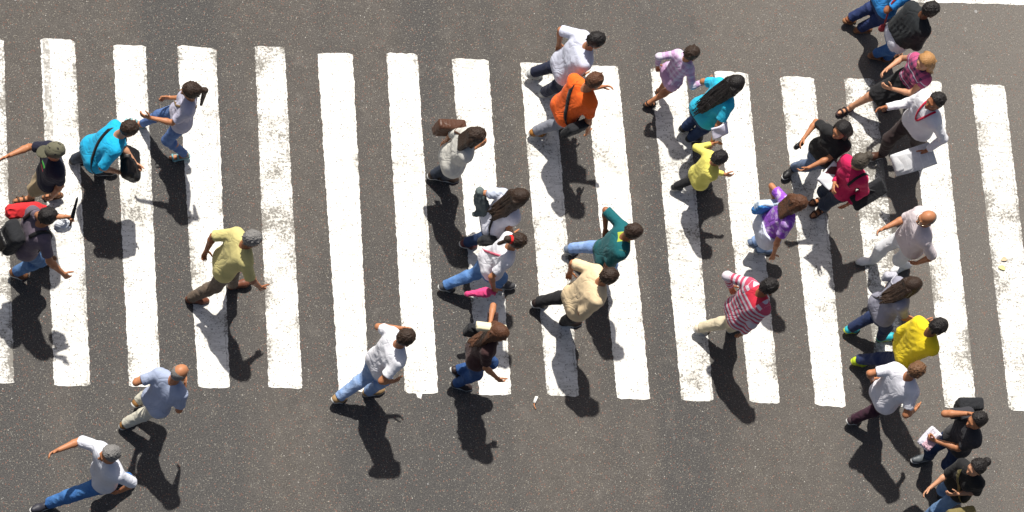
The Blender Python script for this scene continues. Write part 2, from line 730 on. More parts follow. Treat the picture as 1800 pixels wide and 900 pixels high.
    for nm, sd, a in (('L', 1, aL), ('R', -1, aR)):
        S = sh[nm]
        side = shl * sd
        fwd = np.cross(shl, up)
        fwd = nrm(fwd if fwd @ h > 0 else -fwd)
        if a[0] == 'px':
            W = U(a[1], a[2], a[3])
            hint = -fwd * .8 - up * .5 + side * .5 if len(a) < 5 else fwd * a[4][0] + side * a[4][1] + up * a[4][2]
            E_, W = ik(S, W, UA, FA, hint)
        elif a[0] == 'to':
            E_, W = ik(S, a[1], UA, FA, -fwd * .6 - up * .6 + side * .4)
        else:
            _, swing, abd, el = a
            d1 = rot(-up, side * 0 + np.cross(fwd, -up), 0)
            d1 = -up * math.cos(rad(swing)) + fwd * math.sin(rad(swing))
            d1 = nrm(d1 * math.cos(rad(abd)) + side * math.sin(rad(abd)))
            d2 = -up * math.cos(rad(swing + el)) + fwd * math.sin(rad(swing + el))
            d2 = nrm(d2 * math.cos(rad(abd * .6)) + side * math.sin(rad(abd * .3)))
            E_, W = S + d1 * UA, S + d1 * UA + d2 * FA
        d = nrm(W - E_)
        n_ = -side - d * (-side @ d)
        n_ = nrm(n_ if np.linalg.norm(n_) > .2 else -up - d * (-up @ d))
        tt = np.cross(d, n_)
        tt = tt if tt @ (fwd + up * .3) > 0 else -tt
        arm[nm] = dict(S=S, E=E_, W=W, d=d, n=n_, t=nrm(tt))
    P.arm = arm
    P.sh = sh
    P.shl = shl
    P.spine = spine
    P.fw = fw
    P.feet = feet
    # --- legs
    leg = {}
    for nm in 'LR':
        f = feet[nm]
        sd = 1 if nm == 'L' else -1
        K, A = ik(f['hip'], f['ank'], TL, SL, h + l * sd * .05 + up * .15)
        leg[nm] = (f['hip'], K, f['ank'])
    P.leg = leg
    root = empty('person', (pel[0], pel[1], 0), rad(hd))
    tag(root, label, 'person', 'pedestrians on the crossing')
    P.root = root
    # --- head frame
    hf = rot(h, up, headyaw)
    hl = nrm(np.cross(up, hf))
    hf = rot(hf, hl, headpitch)
    hu = nrm(np.cross(hf, hl))
    hs = s ** .35 if H < 1.4 else s ** .6
    P.hf, P.hl, P.hu, P.hs = hf, hl, hu, hs

    def hp(f_, l_, u_):
        return hc + (hf * f_ + hl * l_ + hu * u_) * hs
    axs = (hf, hl, hu)
    # --- body
    B = []
    B += torso(0, -.12, .99)
    if fem and H > 1.4:
        for sd in (1, -1):
            B.append(Cap(spine(.66) + fw(1) * .075 * s + shl * sd * .07 * s, spine(.68) + fw(1) * .075 * s + shl * sd * .065 * s, .058 * s, .055 * s, k=.04))
    for nm in 'LR':
        a = arm[nm]
        rr = (.9 if fem else 1.0) * (1 + (g - 1) * .4)
        B.append(Cap(spine(.9) + (a['S'] - spine(.9)) * .5, a['S'], .062 * s * rr, .058 * s * rr, k=.05))
        B.append(Cap(a['S'], a['E'], .050 * s * rr, .038 * s * rr))
        mid = a['E'] + (a['W'] - a['E']) * .28
        B.append(Cap(a['E'], mid, .037 * s * rr, .040 * s * rr))
        B.append(Cap(mid, a['W'], .040 * s * rr, .026 * s * rr))
        hpj, K, A = leg[nm]
        B.append(Cap(hpj, K, .086 * s, .054 * s, k=.03))
        cm = K + (A - K) * .3 - h * .012 * s
        B.append(Cap(K, cm, .052 * s, .055 * s, k=.03))
        B.append(Cap(cm, A, .055 * s, .034 * s, k=.03))
        f = feet[nm]
        B.append(Cap(f['heel'] + f['fx'] * .03 * s + f['fu'] * .034 * s, f['ball'] + f['fu'] * .026 * s, .032 * s, .027 * s, k=.02))
        B.append(Cap(f['ball'] + f['fu'] * .026 * s, f['toe'] + f['fu'] * .02 * s - f['fd'] * .02 * s, .029 * s, .02 * s, k=.02))
        B.append(Cap(A, f['heel'] + f['fx'] * .05 * s + f['fu'] * .04 * s, .034 * s, .036 * s, k=.02))
    B.append(Cap(spine(.93), hp(-.015, 0, -.06), .058 * s * neckw, .052 * s * neckw, k=.03))
    bv, bq = implicit(B, .0125, .022)
    # head, finer
    Hd = [Ell(hp(-.008, 0, .018), axs, V(.098, .077, .098) * hs),
          Ell(hp(.028, 0, -.045), axs, V(.062, .056, .076) * hs, k=.03),
          Cap(hp(.075, 0, -.098), hp(.068, 0, -.1), .020 * hs, .020 * hs, k=.03),
          Cap(hp(.086, -.03, .022), hp(.086, .03, .022), .013 * hs, .013 * hs, k=.02),
          Cap(hp(.092, 0, .004), hp(.112, 0, -.033), .009 * hs, .0135 * hs, k=.012),
          Cap(hp(.09, -.014, -.036), hp(.09, .014, -.036), .011 * hs, .011 * hs, k=.012),
          Cap(hp(.083, -.02, -.068), hp(.083, .02, -.068), .0105 * hs, .0105 * hs, k=.012),
          Cap(hp(.05, .045, -.03), hp(.03, .05, -.04), .02 * hs, .02 * hs, k=.03),
          Cap(hp(.05, -.045, -.03), hp(.03, -.05, -.04), .02 * hs, .02 * hs, k=.03),
          Cap(hp(-.015, 0, -.05), spine(.97), .052 * s * neckw, .057 * s * neckw, k=.03)]
    for sd in (1, -1):
        Hd.append(Ell(hp(-.008, sd * .081, -.018), (hf, hl, hu), V(.022, .010, .033) * hs, k=.008))
    hv, hq = implicit(Hd, .0062, .015)
    rel = hv - hc
    cf, cl, cu_ = rel @ hf / hs, rel @ hl / hs, rel @ hu / hs
    hm = np.zeros(len(hq))
    fc = np.stack([cf, cl, cu_], -1)[hq].mean(1)
    hm[(fc[:, 0] > .078) & (np.abs(fc[:, 1]) < .026) & (np.abs(fc[:, 2] + .068) < .011)] = 3
    parts = [(bv, bq, 0)]
    eyes = []
    for sd in (1, -1):
        ev, eq = implicit([Ell(hp(.077, sd * .031, .004), axs, V(.012, .0155, .0095) * hs)], .004, .01)
        fcn = ((ev[eq].mean(1) - hp(.077, sd * .031, .004)) @ hl) / hs
        mi = np.where(np.abs(fcn) < .0065, 2, 1)
        eyes.append((ev, eq, mi))
    for nm in 'LR':
        a = arm[nm]
        cv = CURL[handL if nm == 'L' else handR]
        v_, q_ = implicit(hand_prims(a['W'], a['d'], a['n'], a['t'], s ** .7, cv), .0052, .008)
        parts.append((v_, q_, 0))
    V_, Q_, M_ = join(parts + [(hv, hq, 0)] + [(e[0], e[1], 0) for e in eyes])
    M_[len(M_) - len(hq) - sum(len(e[1]) for e in eyes):len(M_) - sum(len(e[1]) for e in eyes)] = hm
    o_ = len(M_) - sum(len(e[1]) for e in eyes)
    for e in eyes:
        M_[o_:o_ + len(e[1])] = e[2]
        o_ += len(e[1])
    mesh_obj('body', V_, Q_, [skin(SK[sk]), EYE_W, EYE_D, LIP], root, M_)

    # --- top
    def tcoords(v):
        r = v - pel
        z = r @ spd
        x = r @ shl
        y = r @ fdir
        out = np.stack([x, y, z], -1)
        tor = np.abs(x) - .15 * s
        for nm in 'LR':
            a = arm[nm]
            best = None
            off = 0
            for p, q in ((a['S'], a['E']), (a['E'], a['W'])):
                ab = q - p
                L = np.linalg.norm(ab)
                t = np.clip((v - p) @ ab / L ** 2, 0, 1)
                d = np.linalg.norm(v - (p + t[:, None] * ab), axis=1)
                m = (d < .085 * s) & ((tor > 0) | (t > .35))
                out[m, 2] = .47 * s - (off + t[m] * L)
                out[m, 0] = .3
                off += L
        return out
    hem = hem * .45 if hem < 0 else hem
    T = []
    inf = .011
    flare = .022 if sex == 'm' else .018
    T += torso(inf, max(hem - .06, -.45), .985, .055, flare)
    if fem and H > 1.4:
        for sd in (1, -1):
            c = spine(.66) + fw(1) * .08 * s + shl * sd * .07 * s
            T.append(Cap(c, c + spd * .01, .065 * s, .062 * s, k=.05))
    for nm in 'LR':
        a = arm[nm]
        hpj, K, A = leg[nm]
        if hem < .02:
            T.append(Cap(hpj + up * .03, hpj + (K - hpj) * .42, .096 * s, .088 * s, k=.05))
        T.append(Cap(spine(.9) + (a['S'] - spine(.9)) * .5, a['S'], .074 * s, .071 * s, k=.05))
        d1 = nrm(a['E'] - a['S'])
        if sleeve == 'none':
            pass
        elif sleeve == 'long':
            T.append(Cap(a['S'], a['E'], .068 * s, .054 * s, k=.03))
            T.append(Cap(a['E'], a['W'], .054 * s, .042 * s, cuts=((a['W'] - a['d'] * .01, a['d']),), k=.03))
        else:
            fr = {'short': .72, 'half': .98, 'cap': .35}[sleeve]
            e = a['S'] + d1 * UA * fr
            T.append(Cap(a['S'], e + d1 * .04, .068 * s, .064 * s, cuts=((e, d1),), k=.03))
    hemp = spine(0) + up * hem * SP if hem < 0 else spine(hem)
    hn = -up if hem < 0 else -spd
    tv, tq = implicit(T, .0115, .03, fold=.0042, lam=.17, seed=seed * 7 + 1, cuts=((hemp, hn),))
    tm = top if isinstance(top, bpy.types.Material) else fabric(top, topkind, top2)
    topname = {'none': 'sleeveless_top', 'long': 'long_sleeved_shirt'}.get(sleeve, 'shirt')
    P.top = mesh_obj(topname, tv, tq, tm, root, tc=tcoords(tv))
    P.bvh = BVHTree.FromPolygons([tuple(x) for x in tv], [tuple(int(i) for i in x) for x in tq])
    # --- bottom
    if legs in ('trousers', 'shorts', 'slim'):
        Bt = torso(.010, -.14, .22)
        sl_ = .8 if legs == 'slim' else 1.0
        for nm in 'LR':
            hpj, K, A = leg[nm]
            Bt.append(Cap(hpj, K, .100 * s, .074 * s * (.5 + .5 * sl_), k=.04))
            if legs == 'shorts':
                d1 = nrm(K - hpj)
                Bt[-1] = Cap(hpj, K + d1 * .03, .102 * s, .088 * s, cuts=((K - d1 * .02, d1),), k=.04)
            else:
                d2 = nrm(A - K)
                cm = K + d2 * SL * .3 - h * .008 * s
                Bt.append(Cap(K, cm, .072 * s * sl_, .074 * s * sl_, k=.04))
                e = A - d2 * .0
                Bt.append(Cap(cm, e + d2 * .05, .074 * s * sl_, .060 * s * sl_, cuts=((e + d2 * .012, d2),), k=.03))
        wv, wq = implicit(Bt, .0115, .03, fold=.0048, lam=.15, seed=seed * 5 + 2, cuts=((spine(.2), spd),))
        bm = bottom if isinstance(bottom, bpy.types.Material) else fabric(bottom)
        mesh_obj('shorts' if legs == 'shorts' else 'trousers', wv, wq, bm, root)
    elif legs in ('skirt', 'dress'):
        Sk = torso(.012, -.14, .25)
        kn = (leg['L'][1] + leg['R'][1]) / 2
        for nm in 'LR':
            hpj, K, A = leg[nm]
            Sk.append(Cap(hpj, K, .105 * s, .095 * s, k=.09))
        Sk.append(Cap(pel, kn, .12 * s, .12 * s, k=.06))
        hz = (leg['L'][1][2] + leg['R'][1][2]) / 2 + (-.02 if legs == 'skirt' else .12 * s)
        wv, wq = implicit(Sk, .0115, .05, fold=.008, lam=.12, seed=seed * 5 + 2, cuts=((V(0, 0, hz), -up), (spine(.2), spd)))
        bm = bottom if isinstance(bottom, bpy.types.Material) else fabric(bottom)
        mesh_obj('skirt', wv, wq, bm, root, tc=tcoords(wv))
    # --- shoes
    for nm in 'LR':
        f = feet[nm]
        fu, fx, fd = f['fu'], f['fx'], f['fd']
        sdv = np.cross(fu, fx)
        hl0, ba, to = f['heel'], f['ball'], f['toe']
        if sandals:
            so_ = [Cap(hl0 + fx * .03 * s + fu * .0, ba, .038 * s, .043 * s, k=.02), Cap(ba, to - fd * .025 * s, .043 * s, .036 * s, k=.02)]
            cut = ((ba + fu * .012, fu), (ba - fu * .010, -fu)) if True else ()
            v1, q1 = implicit(so_, .006, .015, cuts=((hl0 + fu * .010, nrm(fu)), (hl0 - fu * .012, -nrm(fu)),)) if abs(fx[2]) < .05 else implicit(so_, .006, .015, cuts=((hl0 + fu * .010, fu),))
            o = mesh_obj('sandal', v1, q1, plain('sandal_leather', shoes, .6), root)
            st = []
            for c_, r_ in ((hl0 + fx * .135 * s + fu * .034 * s, .036), (ba + fu * .03 * s + fd * .01 * s, .036)):
                pth = [c_ + (sdv * math.cos(an) * 1.12 + fu * math.sin(an)) * r_ * s for an in np.linspace(-.5, math.pi + .5, 12)]
                st.append((*tube(pth, .003, flat=(fx, .011)), 0))
            pth = [hl0 + fx * .045 * s + fu * .06 * s + (sdv * math.cos(an) * 1.0 - fx * math.sin(an)) * .040 * s for an in np.linspace(-.6, math.pi + .6, 12)]
            st.append((*tube(pth, .003, flat=(fu, .008)), 0))
            v2, q2, m2 = join(st)
            mesh_obj('strap', v2, q2, plain('sandal_strap', tuple(x * .7 for x in shoes), .55), o)
        else:
            S_ = [Cap(hl0 + fx * .036 * s + fu * .036 * s, ba - fx * .02 * s + fu * .034 * s, .041 * s, .040 * s, k=.03),
                  Cap(ba - fx * .02 * s + fu * .034 * s, ba + fu * .028 * s, .040 * s, .040 * s, k=.03),
                  Cap(ba + fu * .028 * s, to - fd * .022 * s + fu * .026 * s, .040 * s, .031 * s, k=.03),
                  Cap(hl0 + fx * .05 * s + fu * .05 * s, hl0 + fx * .053 * s + fu * .085 * s, .040 * s, .039 * s, k=.03)]
            v1, q1 = implicit(S_, .0065, .02, cuts=((hl0 + fu * .012, -fu), (hl0 + fu * .098 * s, fu)))
            o = mesh_obj('shoe', v1, q1, plain('shoe_upper', shoes, .5), root)
            so_ = [Cap(hl0 + fx * .038 * s + fu * .01, ba + fu * .01, .041 * s, .044 * s, k=.02), Cap(ba + fu * .01, to - fd * .02 * s + fu * .01, .044 * s, .035 * s, k=.02)]
            v2, q2 = implicit(so_, .006, .015, cuts=((hl0 + fu * .021, fu), (hl0 - fu * .002, -fu)))
            mesh_obj('sole', v2, q2, plain('shoe_sole', sole, .7), o)
    # --- hair
    hm_ = hairm(HAIR[hair] if isinstance(hair, str) else hair)
    Hr = []
    fn = nrm(hf * .80 + hu * -.62)      # outward normal of the hairline cut
    line = hp(.045, 0, .045)
    if hairkind in ('short', 'long', 'pony', 'bun', 'verylong', 'bob', 'kid'):
        th_ = .012 if hairkind in ('short', 'kid') else .018
        Hr.append(Ell(hp(-.012, 0, .022), axs, V(.100 + th_, .079 + th_, .099 + th_) * hs, cuts=((line, fn),)))
        if hairkind in ('short', 'kid'):
            Hr[-1].cuts = ((line, fn), (hp(-.05, 0, -.062), nrm(-hu - .25 * hf)))
    back = -fdir * .115 * s
    if hairkind in ('long', 'verylong', 'bob'):
        w0 = .055 * hs
        nape = hp(-.075, 0, -.05)
        end = {'bob': .86, 'long': .62, 'verylong': .28}[hairkind]
        mid = spine(.9) - fw(1) * .085 * s
        last = spine(end) - fw(1) * .13 * s
        pts = [hp(-.07, 0, .02), nape, mid] + ([last] if end < .85 else [])
        for i_ in range(len(pts) - 1):
            for t in np.linspace(0, 1, 11):
                c = pts[i_] * (1 - t) + pts[i_ + 1] * t
                wd = (.062 + .018 * min(i_ + t, 2)) * hs * (1 if end > .3 else 1.1) * (1 - .35 * max(0, i_ + t - 2))
                wd = wd * (1 - .22 * max(0, i_ + t - 1))
                Hr.append(Cap(c - shl * wd, c + shl * wd, .030 * hs, .030 * hs, k=.02))
        for sd in (1, -1):
            Hr.append(Cap(hp(.0, sd * .078, .02), hp(-.02, sd * .085, -.11), .026 * hs, .028 * hs, k=.03))
    if hairkind == 'bun':
        Hr.append(Ell(hp(-.135, 0, .045), axs, V(.05, .055, .05) * hs))
    if hairkind == 'pony':
        a_, b_ = hp(-.105, 0, .03), hp(-.16, 0, -.02)
        c_ = spine(.82) - fw(1) * .15 * s
        Hr += [Cap(a_, b_, .03, .034), Cap(b_, c_, .034, .016)]
    if hairkind == 'bald':
        Hr.append(Ell(hp(-.014, 0, .01), axs, V(.101, .083, .095) * hs, cuts=((hp(0, 0, .035), nrm(hu + hf * .5)), (hp(.02, 0, 0), hf), (hp(-.05, 0, -.06), -hu))))
    hr = np.random.RandomState(seed * 11 + 5)
    if hairkind in ('short', 'kid', 'bun', 'pony', 'bob'):
        th_ = .012 if hairkind in ('short', 'kid') else .018
        R3 = V(.100 + th_, .079 + th_, .099 + th_) * hs
        for i_ in range(70):
            dv = nrm(hr.normal(size=3) * V(1, 1, .8) + V(-.25, 0, .45))
            pt_ = hp(-.012, 0, .022) + hf * dv[0] * R3[0] + hl * dv[1] * R3[1] + hu * dv[2] * R3[2]
            if (pt_ - line) @ fn > -.012 or (pt_ - hp(-.05, 0, -.05)) @ hu < 0:
                continue
            nn_ = nrm(hf * dv[0] + hl * dv[1] + hu * dv[2])
            tg = -hf * .7 - hu * .5 + hl * hr.normal() * .5
            tg = nrm(tg - nn_ * (tg @ nn_) + nn_ * .18)
            Hr.append(Cap(pt_ - nn_ * .008 - tg * .012, pt_ - nn_ * .003 + tg * .024, .010 * hs, .006 * hs, k=.006))
    if hairkind in ('long', 'verylong'):
        for i_ in range(26):
            q_ = hr.uniform(-1, 1)
            lift_ = .026 * math.sqrt(max(0, 1 - q_ * q_ * .8)) + .010
            tp = []
            for j_, pp in enumerate(pts):
                wd = (.066 + .016 * min(j_, 2)) * hs * (1 - .30 * max(0, j_ - 2))
                tp.append(pp + shl * q_ * wd - fdir * lift_ * hs * hr.uniform(.8, 1.35) + shl * hr.normal() * .011)
            ext = tp[-1] + (tp[-1] - tp[-2]) * hr.uniform(-.3, .35) + shl * hr.normal() * .02 - fdir * hr.uniform(0, .02)
            tp[-1] = ext
            for a_, b_ in zip(tp[:-1], tp[1:]):
                Hr.append(Cap(a_, b_, .011, .010 if b_ is not ext else .006, k=.006))
        for i_ in range(26):
            q_ = hr.uniform(-1, 1)
            a_ = hp(.055, q_ * .035, .105 - .02 * abs(q_))
            b_ = hp(-.04, q_ * .085, .098 - .04 * abs(q_))
            c_ = hp(-.115, q_ * .075, .02)
            Hr += [Cap(a_, b_, .010, .013, k=.006), Cap(b_, c_, .013, .011, k=.006)]
    # eyebrows
    for sd in (1, -1):
        Hr.append(Cap(hp(.097, sd * .016, .026), hp(.088, sd * .045, .027), .0045, .004, k=.004))
    v_, q_ = implicit(Hr, .0075, .02, fold=.005 if hairkind != 'bald' else .002, lam=.035, seed=seed * 3)
    mesh_obj('hair', v_, q_, hm_, root)
    if cap is not None:
        C_ = [Ell(hp(-.01, 0, .03), axs, V(.118, .098, .105) * hs, cuts=((hp(0, 0, .022), nrm(-hu + .12 * hf)),))]
        v1, q1 = implicit(C_, .0075, .01)
        o = mesh_obj('baseball_cap', v1, q1, fabric(cap), root)
        v1, q1 = implicit([Ell(hp(.115, 0, .026), (nrm(hf - hu * .2), hl, nrm(hu + hf * .2)), V(.085, .078, .012) * hs)], .006, .01)
        mesh_obj('brim', v1, q1, fabric(tuple(x * .8 for x in cap)), o)
    if glasses:
        gp = []
        for sd in (1, -1):
            c = hp(.104, sd * .033, .004)
            ring = [c + (hl * math.cos(a_) * .023 + hu * math.sin(a_) * .017) * hs for a_ in np.linspace(0, 2 * math.pi, 15)[:-1]]
            gp.append((*tube(ring, .0024, 6, True), 0))
            gp.append((*tube([hp(.104, sd * .056, .008), hp(.06, sd * .082, .008), hp(-.01, sd * .086, .0)], .0024, 6), 0))
        gp.append((*tube([hp(.106, .012, .006), hp(.112, 0, .008), hp(.106, -.012, .006)], .0024, 6), 0))
        v1, q1, m1 = join(gp)
        mesh_obj('glasses', v1, q1, plain('spectacle_metal', (.55, .5, .4), .25, metal=1), root)
    if belt is not None:
        pass
    PEOPLE[key] = P
    return P


PEOPLE = {}
def loop(P, c, u, v, wdir, a0=0, a1=360, n=40, off=.008, far=.8):
    """points on the clothes of P round centre c in the plane (u, v)"""
    out = []
    for an in np.linspace(rad(a0), rad(a1), n, endpoint=(abs(a1 - a0) < 359)):
        d = nrm(u * math.cos(an) + v * math.sin(an))
        loc, nn, i, ds = P.bvh.ray_cast(Vector(c + d * far), Vector(-d), far)
        if loc is not None:
            out.append(V(*loc) + d * off)
    return out


def smooth_path(p, k=2, closed=False):
    p = np.array(p)
    for _ in range(k):
        if closed:
            p = (np.roll(p, 1, 0) + 2 * p + np.roll(p, -1, 0)) / 4
        else:
            q = p.copy()
            q[1:-1] = (p[:-2] + 2 * p[1:-1] + p[2:]) / 4
            p = q
    return [x for x in p]


def bag(name, label, cat, c, ax, hsz, mat, parts=(), r=.03, fold=.006, seed=3, extra=()):
    """soft or stiff bag body (rounded box) under an empty at its base, with the given child meshes"""
    root = empty(name, (c[0], c[1], c[2] - hsz[2]))
    tag(root, label, cat)
    v, q = implicit([Box(c, ax, hsz, r)] + list(extra), .008, .02, fold=fold, lam=.08, seed=seed)
    mesh_obj('bag_body' if 'bag' in name or 'pack' in name else 'main_body', v, q, mat, root)
    for nm, vv, qq, mm in parts:
        mesh_obj(nm, vv, qq, mm, root)
    return root


def crossbody(P, shoulder, hipdrop=.05, t=None):
    """closed strap path from a shoulder (+1 left, -1 right) to the opposite hip"""
    a = P.spine(.93) + P.shl * shoulder * .10 * P.s
    b = P.spine(.08) - P.shl * shoulder * .17 * P.s
    c = (a + b) / 2
    u = nrm(a - b)
    v = P.fdir - u * (P.fdir @ u)
    return smooth_path(loop(P, c, u, nrm(v), None), 2, True), np.cross(u, nrm(v))


def strap_thing(P, name, mat, parent, shoulder, w=.016):
    pth, nn = crossbody(P, shoulder)
    v, q = tube(pth, .003, closed=True, flat=(nrm(nn), w))
    return mesh_obj(name, v, q, mat, parent)


def backpack(P, label, mat, mat2, size=(.15, .10, .22), t=.55):
    up_ = P.spd
    c = P.spine(t) - P.fdir * (.115 * P.s + size[1] + .01)
    ax = (P.shl, nrm(np.cross(up_, P.shl)), up_)
    root = empty('backpack', tuple(c - up_ * size[2]))
    tag(root, label, 'backpack')
    v, q = implicit([Box(c, ax, size, .06)], .009, .02, fold=.006, lam=.09, seed=5)
    mesh_obj('bag_body', v, q, mat, root)
    pc = c - P.fdir * (size[1] * .9) - up_ * size[2] * .35
    v, q = implicit([Box(pc, ax, (size[0] * .75, .04, size[2] * .45), .03)], .008, .02, fold=.004, seed=8)
    mesh_obj('front_pocket', v, q, mat2, root)
    for sd in (1, -1):
        sc = P.spine(.75) + P.shl * sd * .105 * P.s
        pth = loop(P, sc, up_, P.fdir, None, -75, 165, 26, .008, .5)
        if len(pth) > 4:
            v, q = tube(smooth_path(pth, 2), .005, flat=(P.shl, .022))
            mesh_obj('shoulder_strap', v, q, mat2, root)
    return root
# ------------------------------------------------------------------ the pedestrians
WH = (.70, .70, .75)
JB = denim((.035, .085, .21), (.10, .20, .38))
JN = denim((.010, .020, .060), (.022, .045, .11))
JL = denim((.16, .27, .50), (.34, .45, .66))
JD = denim((.014, .018, .030), (.03, .04, .06))
JG = denim((.06, .09, .16), (.13, .17, .26))
BLK = (.013, .013, .015)
BLEA = plain('black_leather', (.012, .012, .013), .4)
BRLEA = plain('brown_leather', (.075, .032, .018), .45)
CANV = fabric((.014, .015, .018))
REDC = fabric((.50, .02, .025))
mp = make_person

A = mp('A', 'person in an olive cap, navy T-shirt and khaki shorts stretching one bare arm out', 1.64, (95, 266), 186, 4,
       (42, 350), ('r', -.22, 0), ('ang', -12, 10, 25), ('px', 17, 273, 1.12), (.012, .013, .03), (.27, .20, .11), (.10, .05, .025), 'black', sk='t',
       topkind='print', legs='shorts', sandals=True, hairkind='short', cap=(.11, .105, .07), handR='flat', seed=1, hem=-.2, headpitch=10)
B = mp('B', 'man in a grey purple T-shirt wearing a black backpack, one bare arm raised', 1.74, (84, 381), 8, 9,
       ('r', .38, .0), (27, 484, 0, 35), ('px', 112, 381, 1.72), ('px', 110, 480, .95), (.115, .09, .12), JB, (.13, .055, .025), 'black', sk='t',
       handL='grip', handR='relax', seed=2, hem=-.2, headpitch=20)
C = mp('C', 'woman in a bright cyan blouse bending over a black handbag', 1.62, (226, 227), 8, 24,
       (140, 281), (184, 303), ('px', 238, 287, .95), ('px', 206, 302, .9), (.008, .36, .62), JD, (.02, .018, .02), 'dbrown', sk='l',
       sex='f', g=1.14, sleeve='half', hem=-.22, seed=3, hairkind='short', handL='grip', handR='grip', headpitch=35, bend=.03)
D = mp('D', 'woman in a pale lavender top with a dark ponytail, one leg stretched out', 1.62, (335, 160), 178, 2,
       (316, 276, 0, 22), (239, 218, 0, -14), ('ang', 22, 12, 70), ('ang', -8, 6, 60), (.45, .44, .55), denim((.05, .10, .26), (.11, .19, .40)), (.20, .42, .46), 'dbrown', sk='t',
       sex='f', legs='slim', sandals=True, hairkind='pony', seed=4, sleeve='short', hem=-.2, headpitch=24)
E = mp('E', 'grey haired man in a mustard yellow shirt and brown trousers striding alone', 1.75, (444, 420), 4, 12,
       ('r', .36, 0), (347, 527), ('px', 363, 440, .95), ('px', 456, 504, .9), (.52, .46, .19), (.115, .085, .062), (.14, .05, .028), 'grey', sk='b',
       g=1.0, sleeve='half', hem=-.3, hairkind='short', seed=5, handL='relax', sole=(.05, .03, .02))
F_ = mp('F', 'bald man in a grey blue shirt and pale beige trousers walking off the stripes', 1.70, (316, 655), 36, 12,
        (236, 714, .10, 50), (224, 746, 0, 20), ('px', 246, 665, .98), ('px', 324, 681, 1.12), (.30, .35, .48), (.50, .48, .40), (.22, .11, .035), 'grey', sk='t',
        hairkind='bald', seed=6, sleeve='short', hem=-.2, g=.92)
G = mp('G', 'man in a white shirt and blue jeans striding in the bottom left corner', 1.76, (192, 799), 197, 6,
       (74, 892, 0, -12), ('r', -.42, 0), ('px', 213, 862, .85), ('px', 103, 791, 1.12), (.62, .64, .71), denim((.03, .11, .33), (.07, .20, .45)), (.03, .03, .04), 'grey', sk='t',
       g=1.0, seed=7, sleeve='half', hem=-.16, headpitch=8)
H_ = mp('H', 'dark haired man in a white shirt and pale blue jeans walking below the middle stripes', 1.74, (714, 594), 18, 9,
        (590, 705, 0, 42), (657, 688, 0, 0), ('px', 703, 577, 1.12), ('px', 690, 670, 1.0, (-1, .5, 0)), WH, JL, (.30, .19, .09), 'dbrown', sk='t',
        seed=8, sleeve='short', hem=-.15)
I = mp('I', 'woman with loose reddish brown hair and dark brown top holding up a cream purse', 1.62, (878, 586), -6, 6,
       (793, 656, .16, 55), (812, 678, 0, 0), ('px', 862, 567, 1.5, (-.2, 1, .2)), ('px', 873, 664, .88), (.045, .020, .020), denim((.015, .05, .16), (.035, .09, .24)), (.03, .02, .02), 'brown', sk='t',
       sex='f', seed=9, sleeve='short', hem=-.14, hairkind='long', handL='grip', headyaw=-25, headpitch=18)
J = mp('J', 'dark haired woman in a long ivory blouse and dark jeans with a brown handbag', 1.62, (838, 239), 4, 9,
       (764, 311, 0, 25), (788, 314, 0, 8), ('ang', -30, 14, 30), ('px', 838, 258, 1.15), (.52, .51, .47), JD, (.03, .018, .012), 'dbrown', sk='t',
       sex='f', seed=10, sleeve='half', hem=-.30, hairkind='bob', g=1.08)
K = mp('K', 'woman with long dark hair and a white top, a grey jacket over her arm', 1.64, (914, 347), 10, 12,
       ('r', .34, 0), (819, 432, 0, 30), ('px', 851, 366, 1.02), ('ang', 2, 3, 25), (.62, .63, .72), JN, (.085, .02, .025), 'dbrown', sk='t',
       sex='f', seed=11, sleeve='cap', hem=-.06, hairkind='long', g=1.05)
L = mp('L', 'woman in a white T-shirt with a red scrunchie in her dark hair', 1.62, (911, 424), 4, 11,
       (781, 507, 0, 32), (884, 503), ('ang', -4, 3, 20), ('px', 868, 507, .82), (.66, .66, .71), denim((.05, .13, .33), (.12, .24, .48)), (.06, .06, .065), 'dbrown', sk='t',
       sex='f', seed=12, sleeve='short', hem=-.14, hairkind='short', g=1.06, handR='grip')
M = mp('M', 'black haired man in a pale lavender white T-shirt and navy trousers', 1.76, (1048, 71), 8, 13,
       (934, 134, .02, 35), (967, 165), ('px', 983, 76, .98, (-1, .6, .3)), ('px', 1020, 133, .92), (.54, .56, .67), (.012, .016, .04), (.35, .36, .36), 'black', sk='t',
       seed=13, sleeve='half', hem=-.2, g=1.08)
N = mp('N', 'man in a vivid orange T-shirt and grey trousers with a black bag', 1.72, (1045, 142), 22, 14,
       ('r', .36, .02), (941, 236, 0, 28), ('px', 1055, 153, 1.2), ('px', 1032, 239, .72), (.86, .13, .014), (.20, .21, .25), (.30, .13, .03), 'brown', sk='t',
       seed=14, sleeve='short', hem=-.18)
O = mp('O', 'person in a teal shirt with a neon yellow collar and light blue jeans', 1.66, (1113, 408), 2, 10,
       (997, 443, 0, 40), (1068, 473, 0, 0), ('px', 1064, 402, 1.05), ('ang', -12, 3, 15), (.005, .10, .115), denim((.14, .25, .50), (.28, .40, .66)), (.12, .15, .2), 'dbrown', sk='b',
       seed=15, sleeve='half', hem=-.16, topkind='collar', top2=(.36, .46, .06), headpitch=22)
P_ = mp('P', 'stout dark haired man in a cream shirt and black trousers', 1.76, (1071, 486), 8, 13,
        (943, 537, 0, 35), (1003, 567), ('px', 1002, 478, .98, (-1, .5, .2)), ('px', 1031, 550, .92), (.68, .53, .33), BLK, (.02, .012, .01), 'dbrown', sk='t',
        g=1.12, seed=16, sleeve='half', hem=-.24)
